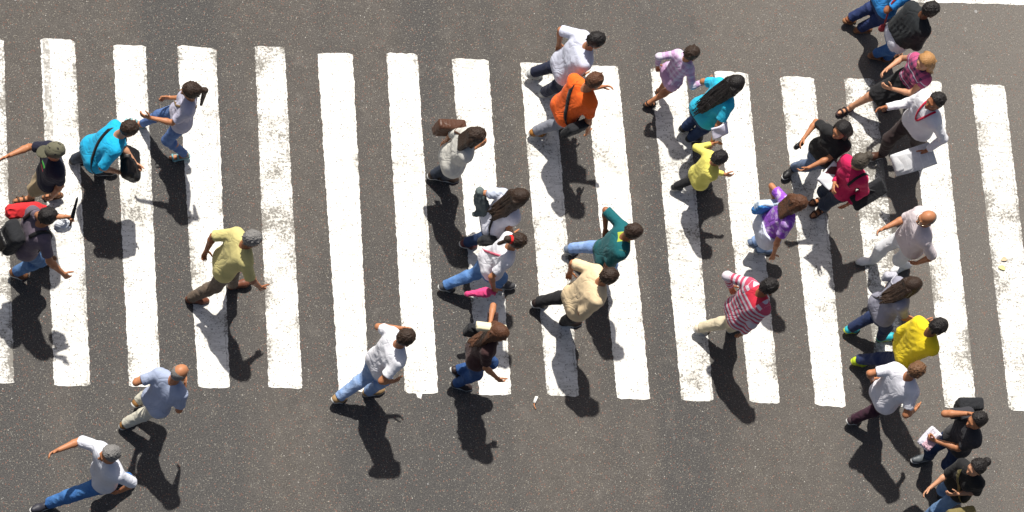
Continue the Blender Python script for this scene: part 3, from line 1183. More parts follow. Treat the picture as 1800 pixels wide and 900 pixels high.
Q = mp('Q', 'young girl in a lilac plaid dress with bare legs being led by the hand', 1.30, (1216, 94), 24, 8,
       ('r', .2, 0), (1141, 184, 0, 28), ('px', 1156, 114, .78), ('px', 1240, 143, .85), (.44, .27, .45), (.44, .27, .45), (.02, .014, .014), 'dbrown', sk='t',
       sex='f', seed=17, sleeve='long', hem=-.1, legs='dress', topkind='plaid', top2=(.60, .52, .68), sandals=True, hairkind='kid',)
R_ = mp('R', 'woman with very long black hair over a cyan top leading two children by the hand', 1.64, (1293, 147), 26, 16,
        (1200, 229, .02, 35), (1219, 243, 0, 12), ('px', 1243, 143, .88), ('px', 1251, 251, .86), (.02, .42, .62), JN, (.012, .012, .014), 'black', sk='t',
        sex='f', seed=18, sleeve='short', hem=-.12, hairkind='verylong', g=1.06)
S_ = mp('S', 'small boy in a yellow shirt and black trousers holding a woman by the hand', 1.30, (1265, 278), 12, 8,
        (1187, 331, 0, 30), (1236, 329), ('px', 1251, 253, .88), ('px', 1273, 306, .80, (-1, -.5, -.2)), (.66, .60, .13), BLK, (.02, .02, .02), 'black', sk='t',
        seed=19, sleeve='long', hem=-.2, hairkind='kid')
T = mp('T', 'woman in a violet blouse over a long white shirt and blue jeans', 1.62, (1403, 358), 10, 10,
       (1315, 432, .14, 50), (1342, 440, 0, 10), ('px', 1362, 356, 1.0, (-.6, 1, 0)), ('px', 1360, 446, .82), (.26, .07, .50), JL, (.1, .14, .22), 'brown', sk='t',
       sex='f', seed=20, sleeve='short', hem=.10, hairkind='bob', topkind='lightpattern', top2=(.50, .38, .62), headyaw=-20)
U_ = mp('U', 'man in a red and white striped jersey and cream trousers', 1.74, (1352, 504), 16, 12,
        ('r', .34, 0), (1227, 582, 0, 38), ('px', 1284, 503, 1.0, (-.6, 1, 0)), ('px', 1304, 587, .82), (.47, .065, .12), (.55, .48, .34), (.55, .48, .38), 'black', sk='b',
        seed=21, sleeve='long', hem=-.16, topkind='jersey', top2=(.56, .50, .56))
V1 = mp('V1', 'person in a blue shirt and navy jeans cut off by the top edge', 1.66, (1608, -42), 16, 12,
        (1490, 38, 0, 40), (1518, 52, 0, 10), ('ang', -20, 8, 25), ('px', 1562, 10, .95), (.03, .26, .66), denim((.015, .025, .09), (.03, .05, .14)), (.28, .14, .07), 'black', sk='b',
        sex='f', seed=22, sleeve='short', hem=-.1, sandals=True)
V2 = mp('V2', 'person in a short black jacket over a grey white shirt and blue jeans', 1.70, (1636, 17), 12, 14,
        ('r', .3, 0), (1541, 99, 0, 22), ('ang', 10, 8, 50), ('px', 1612, 84, .84), (.62, .62, .70), denim((.02, .075, .24), (.05, .14, .36)), (.26, .13, .07), 'black', sk='d',
        sex='f', seed=23, sleeve='cap', hem=-.2, hairkind='short', sandals=True)
W = mp('W', 'blonde woman in a plaid top and black skirt stretching one bare leg forward', 1.64, (1626, 109), 212, 6,
       (1563, 186, 0, 12), (1487, 194, 0, -8), ('px', 1568, 156, 1.02), ('px', 1560, 121, .98), (.40, .07, .17), BLK, (.03, .015, .018), 'blond', sk='l',
       sex='f', seed=24, sleeve='cap', hem=.04, hairkind='long', legs='skirt', topkind='plaid', top2=(.045, .03, .08), sandals=True, headpitch=8)
X = mp('X', 'man in a white shirt with a red lanyard and dark brown trousers carrying a newspaper', 1.76, (1644, 178), 206, 4,
       ('r', -.36, 0), (1540, 275, 0, -12), ('px', 1631, 263, .95), ('ang', 25, 8, 60), (.72, .72, .76), (.030, .018, .018), (.06, .025, .015), 'black', sk='b',
       seed=25, sleeve='long', hem=-.1, headpitch=-6, g=1.06, handL='grip')
Y = mp('Y', 'black haired woman in a black top, slate blue jeans and black ankle boots', 1.62, (1479, 229), 216, 0,
       (1388, 303, 0, -10), ('r', -.36, 0), ('px', 1423, 294, .98), ('px', 1414, 242, 1.05), (.012, .012, .013), JG, (.010, .010, .012), 'black', sk='t',
       sex='f', seed=26, sleeve='short', hem=-.1, hairkind='long', headpitch=2, legs='trousers')
Z = mp('Z', 'woman in a crimson pink top and navy trousers with a maroon folder under one arm', 1.62, (1511, 285), 205, 0,
       (1440, 372, .02, 0), (1440, 353, 0, -6), ('px', 1493, 357, .86), ('px', 1467, 322, 1.05), (.52, .012, .085), (.012, .020, .042), (.08, .04, .03), 'ash', sk='t',
       sex='f', seed=27, sleeve='long', hem=-.1, hairkind='bun', headpitch=36, g=1.06, sandals=True)
AA = mp('AA', 'man with glasses in a pinkish white shirt and white trousers', 1.72, (1629, 384), 194, 5,
        (1584, 471, 0, 20), (1524, 460, 0, -10), ('px', 1616, 461, .92), ('px', 1557, 400, 1.05), (.62, .55, .57), (.66, .67, .70), (.66, .66, .68), 'grey', sk='t',
        seed=28, sleeve='half', hem=-.2, hairkind='bald', glasses=True, headpitch=6, g=1.08)
BB = mp('BB', 'brown haired woman in a grey top and navy trousers with turquoise trainers', 1.66, (1604, 502), 12, 10,
        (1494, 581, 0, 28), ('r', .36, 0), ('ang', -5, 10, 30), ('ang', 25, 8, 50), (.25, .25, .31), (.012, .024, .075), (.03, .38, .45), 'dbrown', sk='t',
        sex='f', seed=29, sleeve='short', hem=-.14, hairkind='long', sole=(.5, .55, .03), g=1.05)
CC = mp('CC', 'man in a bright yellow long sleeved shirt and navy trousers with neon yellow trainers', 1.76, (1650, 574), 12, 10,
        ('r', .36, 0), (1507, 638, 0, 30), ('ang', -20, 8, 30), ('px', 1601, 634, .95, (-.2, -1, 0)), (.76, .58, .015), (.014, .026, .085), (.38, .50, .02), 'black', sk='d',
        seed=30, sleeve='long', hem=-.2, sole=(.45, .5, .04))
DD = mp('DD', 'brown haired man in a white T-shirt and maroon trousers with one arm swung back', 1.70, (1611, 651), 24, 13,
        ('r', .36, 0), (1496, 742, 0, 35), ('px', 1533, 666, .98), ('px', 1607, 721, .98), (.68, .68, .74), (.035, .010, .022), (.045, .03, .035), 'lbrown', sk='t',
        seed=31, sleeve='short', hem=-.2, hairkind='short', g=1.05)
EE = mp('EE', 'man in a charcoal T-shirt and grey trainers holding a phone to his ear', 1.74, (1717, 739), 200, 3,
        ('r', -.25, .05), (1621, 806, 0, -8), ('px', 1646, 775, 1.08), ('px', 1700, 727, 1.56, (.8, .3, -.6)), (.030, .030, .036), JN, (.10, .11, .12), 'black', sk='t',
        seed=32, sleeve='short', hem=-.16, headpitch=2, sole=(.4, .4, .4), handR='grip', handL='grip')
FF = mp('FF', 'woman with her black hair in a bun, black top and light blue jeans', 1.62, (1716, 822), 206, 2,
        ('r', .32, 0), ('r', -.3, 0), ('px', 1683, 868, 1.05), ('ang', 20, 6, 50), (.012, .012, .013), denim((.07, .14, .28), (.18, .29, .46)), (.03, .03, .03), 'black', sk='l',
        sex='f', seed=33, sleeve='half', hem=-.1, hairkind='bun', headpitch=2)

# ------------------------------------------------------------------ what they carry
UP = V(0, 0, 1)


def hanging(P, nm, drop, name, label, cat, size, mat, yaw=0, r=.03, handles=True, hmat=None, wide='h'):
    """a bag hanging by its handles from a hand"""
    a = P.arm[nm]
    hnd = a['W'] + a['d'] * .085
    c = hnd - UP * (drop + size[2])
    f = rot(P.h, UP, yaw)
    ax = (f, np.cross(UP, f), UP)
    root = empty(name, tuple(c - UP * size[2]))
    tag(root, label, cat)
    v, q = implicit([Box(c, ax, size, r)], .0075, .02, fold=.007, lam=.07, seed=len(label))
    mesh_obj('bag_body', v, q, mat, root)
    for sd in (1, -1):
        p0 = c + UP * (size[2] - .01) + ax[0] * size[0] * .55 + ax[1] * sd * size[1] * .6
        p1 = c + UP * (size[2] - .01) - ax[0] * size[0] * .55 + ax[1] * sd * size[1] * .6
        top = hnd + ax[1] * sd * .008
        pth = [p0 * (1 - t) + p1 * t + (top - (p0 + p1) / 2) * math.sin(math.pi * t) ** .8 for t in np.linspace(0, 1, 15)]
        v, q = tube(pth, .006, 6)
        mesh_obj('handle', v, q, hmat or mat, root)
    return root


def shoulder_bag(P, sd, name, label, cat, size, mat, t=.05, back=.0, out=.0, w=.013, cross=True, smat=None, fold=.006):
    """bag at the hip on side sd with a strap over the shoulder (the far one when cross)"""
    s = P.s
    c0 = P.spine(t) + P.shl * sd * .05 * s - P.fdir * back
    d = nrm(P.shl * sd - P.fdir * back * 3)
    loc, n_, i_, ds = P.bvh.ray_cast(Vector(c0 + d * .8), Vector(-d), .9)
    surf = V(*loc) if loc is not None else c0 + d * .2
    c = surf + d * (size[1] + .012 + out)
    f = nrm(P.spd - d * (P.spd @ d))
    ax = (np.cross(f, d), d, f)
    root = empty(name, tuple(c - f * size[2]))
    tag(root, label, cat)
    v, q = implicit([Box(c, ax, size, .035)], .0078, .02, fold=fold, lam=.08, seed=len(label))
    mesh_obj('bag_body', v, q, mat, root)
    fl = Box(c + d * .012 + f * size[2] * .35, ax, (size[0] * 1.0, size[1] * .95, size[2] * .66), .03)
    v, q = implicit([fl], .0078, .02, fold=.003, seed=3)
    mesh_obj('flap', v, q, smat or mat, root)
    if cross:
        pth, nn = crossbody(P, -sd)
        v, q = tube(pth, .0035, closed=True, flat=(nrm(nn), w))
    else:
        a = P.spine(.93) + P.shl * sd * .11 * s
        u = nrm(a - c)
        vv = nrm(P.fdir - u * (P.fdir @ u))
        mid = (a + c) / 2
        pth = loop(P, mid, u, vv, None, -118, 118, 34, .008, .6)
        pth = smooth_path([c + f * size[2] - ax[0] * size[0] * .7] + pth + [c + f * size[2] + ax[0] * size[0] * .7], 2)
        v, q = tube(pth, .0035, flat=(nrm(np.cross(u, vv)), w))
    mesh_obj('strap', v, q, smat or mat, root)
    return root


def sheet(name, label, cat, c, ax, w, hgt, curl, mat, thick=.0025, layers=1, mi=None):
    """a bent sheet (paper, folder cover) with thickness"""
    root = empty(name, tuple(c))
    tag(root, label, cat)
    for L_ in range(layers):
        vs, qs = [], []
        nx, ny = 14, 8
        for side in (0, 1):
            for i in range(nx + 1):
                for j in range(ny + 1):
                    u, v = i / nx - .5, j / ny - .5
                    z = curl * (math.cos(u * 4.2 + L_) - .6) + .006 * math.sin(7 * u + 5 * v + L_ * 2) + thick * side + L_ * .006
                    k = 1 - .03 * L_
                    vs.append(c + ax[0] * (u * w * k) + ax[1] * (v * hgt * k + .02 * L_) + ax[2] * z)
        o_ = (nx + 1) * (ny + 1)

        def id_(i, j, s_):
            return s_ * o_ + i * (ny + 1) + j
        for i in range(nx):
            for j in range(ny):
                qs.append((id_(i, j, 1), id_(i + 1, j, 1), id_(i + 1, j + 1, 1), id_(i, j + 1, 1)))
                qs.append((id_(i, j, 0), id_(i, j + 1, 0), id_(i + 1, j + 1, 0), id_(i + 1, j, 0)))
        for i in range(nx):
            qs.append((id_(i, 0, 0), id_(i + 1, 0, 0), id_(i + 1, 0, 1), id_(i, 0, 1)))
            qs.append((id_(i, ny, 1), id_(i + 1, ny, 1), id_(i + 1, ny, 0), id_(i, ny, 0)))
        for j in range(ny):
            qs.append((id_(0, j, 1), id_(0, j + 1, 1), id_(0, j + 1, 0), id_(0, j, 0)))
            qs.append((id_(nx, j, 0), id_(nx, j + 1, 0), id_(nx, j + 1, 1), id_(nx, j, 1)))
        tcv = np.array([[((i // (ny + 1)) % (nx + 1)) / nx, (i % (ny + 1)) / ny, 0] for i in range(2 * o_)])
        mesh_obj('page' if 'paper' in name else 'cover', np.array(vs), np.array(qs), mat if not isinstance(mat, list) else mat[L_], root, tc=tcv)
    return root


def newsprint():
    m, n, b = new_mat('newsprint', .9)
    at = node(n, 'ShaderNodeAttribute', attribute_name='tc').outputs['Vector']
    sp = node(n, 'ShaderNodeSeparateXYZ', {0: at})
    ln_ = math_(n, 'GREATER_THAN', math_(n, 'FRACT', math_(n, 'MULTIPLY', sp.outputs[1], 34)), .5)
    cl = math_(n, 'GREATER_THAN', math_(n, 'FRACT', math_(n, 'MULTIPLY', sp.outputs[0], 6)), .1)
    blk = ramp(n, noise(n, at, 3.2, 1), .5, .52)
    f = math_(n, 'MULTIPLY', math_(n, 'MULTIPLY', ln_, cl), .38)
    c = mix(n, f, (.72, .73, .74), (.28, .28, .29))
    c = mix(n, math_(n, 'MULTIPLY', blk, .35), c, (.46, .49, .52))
    n.links.new(c, b.inputs['Base Color'])
    return m


def frame_of(nrm_dir, along):
    n_ = nrm(nrm_dir)
    a = nrm(along - n_ * (along @ n_))
    return (a, np.cross(n_, a), n_)


# B: backpack, rolled newspaper, plastic bag, red bag
backpack(B, 'black backpack on the man in the grey purple T-shirt', CANV, BLEA, (.145, .085, .21), t=.36)
aB = B.arm['L']
gp = aB['W'] + aB['d'] * .09 + aB['n'] * .02
dirB = nrm(U(134, 356, 1.98) - gp)
rt = empty('folded_umbrella', tuple(gp))
tag(rt, 'dark folded umbrella held up by the man with the black backpack', 'umbrella')
v, q = implicit([Cap(gp + dirB * .02, gp + dirB * .30, .024, .012), Cap(gp + dirB * .24, gp + dirB * .33, .010, .006)], .006, .01, fold=.004, lam=.05, seed=4)
mesh_obj('canopy', v, q, CANV, rt)
v, q = implicit([Cap(gp - dirB * .10, gp + dirB * .03, .013, .011)], .005, .01)
mesh_obj('handle', v, q, BRLEA, rt)
cpb = U(110, 398, 1.38)
rt = empty('plastic_bag', tuple(cpb - UP * .14))
tag(rt, 'thin white plastic bag hanging from the raised arm of the man with the black backpack', 'plastic bag')
v, q = implicit([Ell(cpb, (V(1, 0, 0), V(0, 1, 0), UP), (.10, .055, .13)), Cap(cpb + UP * .08, cpb + UP * .18, .05, .018, k=.06)], .007, .03, fold=.012, lam=.07, seed=11)
PLAS = plain('thin_plastic', (.62, .66, .72), .35, .05, 30, .004)
mesh_obj('bag_body', v, q, PLAS, rt)
wr = aB['E'] * .3 + aB['W'] * .7
v, q = tube([cpb + UP * .16 + V(.012, 0, 0), wr * .5 + (cpb + UP * .2) * .5 + V(.02, .01, 0), wr + V(.03, .02, -.03), wr + V(0, .03, .03), wr + V(-.03, .0, -.03), cpb + UP * .16 - V(.012, 0, 0)], .004, 6)
mesh_obj('handle', v, q, PLAS, rt)
cr_ = U(40, 370, 1.22)
rt = empty('red_bag', tuple(cr_ - UP * .12))
tag(rt, 'red cloth bag slung behind the shoulder of the man with the black backpack', 'bag')
axr = frame_of(UP * .6 + B.l * .8, B.h)
v, q = implicit([Box(cr_, axr, (.19, .085, .075), .05), Cap(cr_ + axr[0] * .12, cr_ + axr[0] * .24, .06, .035, k=.06)], .0085, .04, fold=.012, lam=.1, seed=6)
mesh_obj('bag_body', v, q, REDC, rt)
v, q = tube(smooth_path([cr_ + axr[0] * .22, (cr_ + axr[0] * .22) * .4 + (B.sh['L'] + UP * .08) * .6 + UP * .02, B.sh['L'] + UP * .085 + B.h * .0, B.sh['L'] + UP * .02 + B.h * .09], 1), .012, flat=(B.l, .02))
mesh_obj('strap', v, q, REDC, rt)

# C: black handbag held in front, strap across the back
mC = (C.arm['L']['W'] + C.arm['R']['W']) / 2 + C.h * .05 + C.arm['L']['d'] * .05
axC = frame_of(nrm(C.h * .6 + UP * .8), C.l * 1.0 + C.h * .25)
rt = empty('handbag', tuple(U(229, 287, .95) - UP * .1))
tag(rt, 'shiny black handbag held low by the woman in cyan', 'handbag')
cc = U(229, 288, .93)
v, q = implicit([Box(cc, axC, (.20, .12, .07), .05)], .008, .02, fold=.007, lam=.1, seed=9)
mesh_obj('bag_body', v, q, BLEA, rt)
strap_thing(C, 'strap', BLEA, rt, 1, .02)
v, q = tube([cc + axC[2] * .06 + axC[0] * x for x in np.linspace(-.13, .13, 8)], .006, 6)
mesh_obj('zip', v, q, plain('zip_metal', (.5, .5, .5), .3, metal=1), rt)

# D: shoulder strap bag
shoulder_bag(D, -1, 'shoulder_bag', 'small tan shoulder bag worn by the woman with the long ponytail', 'shoulder bag', (.10, .035, .075), plain('tan_leather', (.20, .13, .06), .5), t=.12, cross=True)

# I: cream purse held up
aI = I.arm['L']
ci = aI['W'] + aI['d'] * .07 + aI['n'] * .02
axI = frame_of(UP * .9 + I.l * .4, I.h)
ci = ci + axI[0] * .02 + UP * .02
rt = empty('cream_purse', tuple(ci - UP * .03))
tag(rt, 'cream clutch purse held up beside the head of the woman with reddish brown hair', 'purse')
v, q = implicit([Box(ci, axI, (.17, .05, .03), .022)], .006, .01, fold=.003, seed=2)
CRM = plain('cream_leather', (.60, .54, .36), .5)
mesh_obj('main_body', v, q, CRM, rt)
v, q = implicit([Box(ci + axI[2] * .022 + axI[1] * .012, axI, (.172, .04, .014), .012)], .006, .01)
mesh_obj('flap', v, q, plain('cream_leather_flap', (.66, .60, .42), .5), rt)
shoulder_bag(I, 1, 'shoulder_bag', 'dark shoulder bag behind the woman with reddish brown hair', 'shoulder bag', (.12, .05, .10), CANV, t=.2, back=.06, cross=False)

# J: brown handbag behind the left shoulder
shoulder_bag(J, 1, 'brown_handbag', 'dark brown handbag behind the woman in the long ivory blouse', 'handbag', (.17, .06, .12), BRLEA, t=.42, back=.07, out=.01, cross=False)

# K: crossbody strap and bag, grey cloth over the arm
shoulder_bag(K, -1, 'crossbody_bag', 'black crossbody bag of the woman with the grey cloth over her arm', 'bag', (.10, .04, .08), CANV, t=.0, cross=True, w=.017, back=.1)
aK = K.arm['L']
pk = [aK['E'] * (1 - t) + aK['W'] * t for t in np.linspace(0, 1.25, 5)]
pr = []
for i_ in range(4):
    pr.append(Cap(pk[i_] + UP * .02, pk[i_ + 1] + UP * .02, .055, .045))
    pr.append(Cap(pk[i_] - UP * .10, pk[i_ + 1] - UP * .12, .03, .028, k=.08))
pr.append(Cap(pk[4], pk[4] - K.h * .12 - UP * .02, .045, .035))
rt = empty('folded_jacket', tuple(pk[2] - UP * .15))
tag(rt, 'grey jacket draped over the left forearm of the woman with a white top', 'jacket')
v, q = implicit(pr, .0085, .04, fold=.010, lam=.08, seed=31)
mesh_obj('main_body', v, q, fabric((.10, .125, .125)), rt)
v, q = implicit([Cap(aK['S'] + UP * .02, aK['S'] * .5 + aK['E'] * .5 + UP * .01, .068, .066)], .0085, .03, fold=.008, lam=.07, seed=12)
mesh_obj('light_sleeve', v, q, fabric((.46, .50, .60)), rt)

# L: pink bag in the right hand, pink strap, scrunchie
hl_ = L.arm['R']
cL = U(842, 515, .80)
axL = frame_of(UP, V(1, .12, 0))
rt = empty('pink_bag', tuple(cL - UP * .05))
tag(rt, 'soft pink bag dangling from the hand of the woman with the red scrunchie', 'bag')
v, q = implicit([Cap(cL - axL[0] * .14, cL + axL[0] * .08, .03, .055), Cap(cL + axL[0] * .08, hl_['W'] + hl_['d'] * .08, .045, .022, k=.04)], .007, .03, fold=.009, lam=.07, seed=7)
PINK = fabric((.56, .05, .17))
mesh_obj('bag_body', v, q, PINK, rt)
v, q = tube([hl_['W'] + hl_['d'] * .08 + (L.l * math.cos(a_) + UP * math.sin(a_)) * .035 for a_ in np.linspace(0, 6.28, 14)[:-1]], .006, 6, True)
mesh_obj('handle', v, q, PINK, rt)
shoulder_bag(L, 1, 'shoulder_bag', 'small pink strapped shoulder bag worn by the woman with the red scrunchie', 'shoulder bag', (.09, .035, .07), plain('black_pouch', (.02, .02, .02), .5), t=.1, back=.05, cross=True, w=.013, smat=fabric((.55, .10, .16)))
sc = L.hc - L.hf * .118 + L.hu * .035
v, q = tube([sc + (L.hl * math.cos(a_) + L.hu * math.sin(a_)) * .034 for a_ in np.linspace(0, 6.28, 22)[:-1]], .020, 10, True)
mesh_obj('scrunchie', v, q, fabric((.66, .02, .02)), L.root)
v, q = implicit([Ell(sc - L.hf * .03, (L.hf, L.hl, L.hu), (.055, .045, .045)), Cap(sc, sc - L.hf * .07 - L.hu * .14, .03, .022, k=.03)], .007, .02, fold=.005, lam=.03)
mesh_obj('hair', v, q, hairm(HAIR['dbrown']), L.root)

# N: black messenger bag
shoulder_bag(N, -1, 'messenger_bag', 'black messenger bag at the hip of the man in the orange T-shirt', 'bag', (.15, .05, .11), CANV, t=.12, cross=True, w=.024, back=.04)

# R: white paper bag tucked under the arm
aR = R_.arm['R']
cR = aR['S'] * .3 + aR['E'] * .7 - R_.l * .02 + R_.h * -.06
axR = frame_of(-R_.l * .8 + UP * .6, R_.h)
rt = sheet('paper_folder', 'white paper folder tucked under the arm of the woman with very long black hair', 'folder', cR - R_.l * .085 - UP * .05, axR, .22, .16, .01, plain('white_paper', (.64, .62, .74), .7, .06), .012)

# T: blue and white bag, long white undershirt
shoulder_bag(T, 1, 'printed_bag', 'blue and white bag at the side of the woman in the violet blouse', 'bag', (.15, .05, .11), fabric((.05, .22, .55), 'plain'), t=.34, back=.07, cross=False, smat=fabric((.50, .60, .72)), w=.02)
sT = []
for t_ in np.linspace(-.30, .25, 6):
    c_ = T.spine(t_) + T.h * .01
    w_ = .10 + .03 * (.25 - t_)
    sT.append(Cap(c_ - T.l * w_ * .7, c_ + T.l * w_ * .7, .125, .125))
for nm in 'LR':
    sT.append(Cap(T.leg[nm][0], T.leg[nm][0] * .6 + T.leg[nm][1] * .4, .115, .112, k=.05))
v, q = implicit(sT, .011, .04, fold=.009, lam=.09, seed=21, cuts=((T.spine(0) - UP * .20, -UP), (T.spine(.18), T.spd)))
mesh_obj('long_shirt', v, q, fabric((.56, .60, .72)), T.root)

# V1: red bag ; V2: black jacket over the shirt
shoulder_bag(V1, -1, 'red_shoulder_bag', 'dark red shoulder bag of the person in blue at the top edge', 'bag', (.09, .035, .06), fabric((.25, .02, .03)), t=-.10, cross=False)
jk = []
for t_ in np.linspace(.18, .97, 8):
    pw = np.interp(t_, [.18, .5, .8, .97], [.085, .085, .12, .07])
    pr_ = np.interp(t_, [.18, .5, .8, .97], [.135, .125, .118, .075])
    c_ = V2.spine(t_)
    jk.append(Cap(c_ - V2.shl * pw * .88, c_ + V2.shl * pw * .88, pr_ * .97, pr_ * .97))
for nm in 'LR':
    a = V2.arm[nm]
    jk += [Cap(V2.spine(.9), a['S'], .085, .088), Cap(a['S'], a['E'], .086, .066), Cap(a['E'], a['W'], .062, .052, cuts=((a['W'], a['d']),))]
v, q = implicit(jk, .0115, .04, fold=.009, lam=.1, seed=77, cuts=((V2.spine(.18), -V2.spd),))
mesh_obj('jacket', v, q, fabric((.016, .019, .022)), V2.root)

# X: lanyard and newspaper
pth = loop(X, X.spine(.80), nrm(X.spd), X.fdir, None, -45, 180, 30, .007, .5)
for sd in (1, -1):
    c_ = X.spine(.86)
    side = X.shl * sd
    pts = []
    for t in np.linspace(0, 1, 14):
        src = X.spine(.99 - .42 * t) + side * (.085 * math.cos(t * 1.5))
        d_ = nrm(X.fdir * (math.sin(min(t * 1.9, 1.57))) + UP * math.cos(min(t * 1.9, 1.57)) * 1.0)
        loc, n_, i_, ds = X.bvh.ray_cast(Vector(src + d_ * .5), Vector(-d_), .6)
        if loc is not None:
            pts.append(V(*loc) + d_ * .008)
    if len(pts) > 3:
        v, q = tube(smooth_path(pts, 1), .003, flat=(side, .012))
        mesh_obj('lanyard', v, q, fabric((.60, .015, .06)), X.root)
aX = X.arm['L']
hx = aX['W'] + aX['d'] * .09
cX = U(1606, 283, .80)
axX = frame_of(V(-.35, -.55, .75), U(1645, 263, .9) - U(1570, 292, .8))
sheet('newspaper', 'folded newspaper in the hand of the man with the red lanyard', 'newspaper', cX, axX, .50, .24, .035, newsprint(), .003, layers=3)

# Y: black wrist pouch
hanging(Y, 'R', .00, 'wrist_pouch', 'small black pouch at the wrist of the woman in black ankle boots', 'pouch', (.07, .03, .05), BLEA)

# Z: maroon folder with papers, black bag under the other arm
aZ = Z.arm['R']
cZ = U(1464, 311, 1.05)
axZ = frame_of(V(-.2, -.3, .9), U(1475, 297, 1.08) - U(1452, 322, 1.02))
sheet('folder', 'maroon folder with a white sheet carried by the woman in the crimson pink top', 'folder', cZ, axZ, .30, .20, .008,
      [plain('maroon_card', (.075, .010, .016), .5), plain('white_sheet', (.66, .67, .70), .8, .05)], .006, layers=2)
rt = empty('black_tote_bag', tuple(U(1527, 340, .80)))
tag(rt, 'flat black tote bag under the arm of the woman in the crimson pink top', 'bag')
cT = U(1526, 341, .95)
axT = frame_of(V(.15, -.75, .7), U(1546, 318, .98) - U(1508, 357, .95))
v, q = implicit([Box(cT, axT, (.22, .11, .045), .03)], .008, .02, fold=.007, lam=.1, seed=41)
mesh_obj('bag_body', v, q, CANV, rt)
a_ = Z.spine(.93) + Z.shl * .11
u_ = nrm(a_ - cT)
v_ = nrm(Z.fdir - u_ * (Z.fdir @ u_))
pz = loop(Z, Z.sh['L'] - UP * .12 - Z.shl * .03, UP, Z.fdir, None, -100, 100, 24, .009, .5)
if len(pz) > 4:
    v, q = tube(smooth_path([cT + axT[2] * .03] + pz + [cT + axT[2] * .03 + axT[0] * .1], 2), .004, flat=(Z.shl, .016))
    mesh_obj('strap', v, q, CANV, rt)

# BB: crossbody strap and white cap
shoulder_bag(BB, 1, 'shoulder_bag', 'grey shoulder bag of the woman in turquoise trainers', 'shoulder bag', (.085, .04, .07), fabric((.40, .40, .45)), t=.70, back=.03, cross=False)
strapless = crossbody(BB, -1)
v, q = tube(strapless[0], .0035, closed=True, flat=(nrm(strapless[1]), .012))
mesh_obj('sash', v, q, fabric((.07, .07, .09)), BB.root)

# EE: phone, pink and white bundle, black backpack
aE = EE.arm['R']
ce = aE['W'] + aE['d'] * .09 + aE['n'] * .02
axE = frame_of(EE.l * .9 + EE.h * .2, UP + EE.h * .5)
rt = empty('mobile_phone', tuple(ce))
tag(rt, 'dark phone held to the ear of the man in the charcoal T-shirt', 'phone')
v, q = implicit([Box(ce, axE, (.072, .036, .006), .005)], .0035, .006)
mesh_obj('phone_case', v, q, plain('phone_black', (.015, .015, .017), .3), rt)
v, q = implicit([Box(ce + axE[2] * .0062, axE, (.064, .032, .0012), .001)], .003, .004)
mesh_obj('screen', v, q, plain('phone_glass', (.02, .022, .026), .1), rt)
cE = U(1634, 771, 1.0)
rt = empty('folded_cloth', tuple(cE - UP * .08))
tag(rt, 'bundle of folded pink and white cloth held by the man with the phone', 'cloth')
axE2 = frame_of(V(-.3, -.4, .85), U(1644, 760, 1.) - U(1624, 785, 1.))
v, q = implicit([Box(cE, axE2, (.13, .085, .04), .03)], .0075, .02, fold=.010, lam=.06, seed=13)
mesh_obj('main_body', v, q, fabric((.60, .58, .66)), rt)
v, q = implicit([Box(cE - axE2[0] * .035 + axE2[2] * .025 - axE2[1] * .03, axE2, (.08, .06, .03), .022)], .0075, .02, fold=.008, lam=.05, seed=17)
mesh_obj('pink_layer', v, q, fabric((.55, .36, .42)), rt)
shoulder_bag(EE, -1, 'black_shoulder_bag', 'black bag behind the shoulder of the man with the phone', 'bag', (.15, .07, .12), CANV, t=.62, back=.05, out=.03, cross=False, w=.02)

# FF: olive bag with strap
shoulder_bag(FF, 1, 'olive_bag', 'olive green bag at the front of the woman with her hair in a bun', 'bag', (.17, .06, .12), fabric((.16, .13, .05)), t=.22, back=-.16, cross=True, w=.024)
# ------------------------------------------------------------------ road


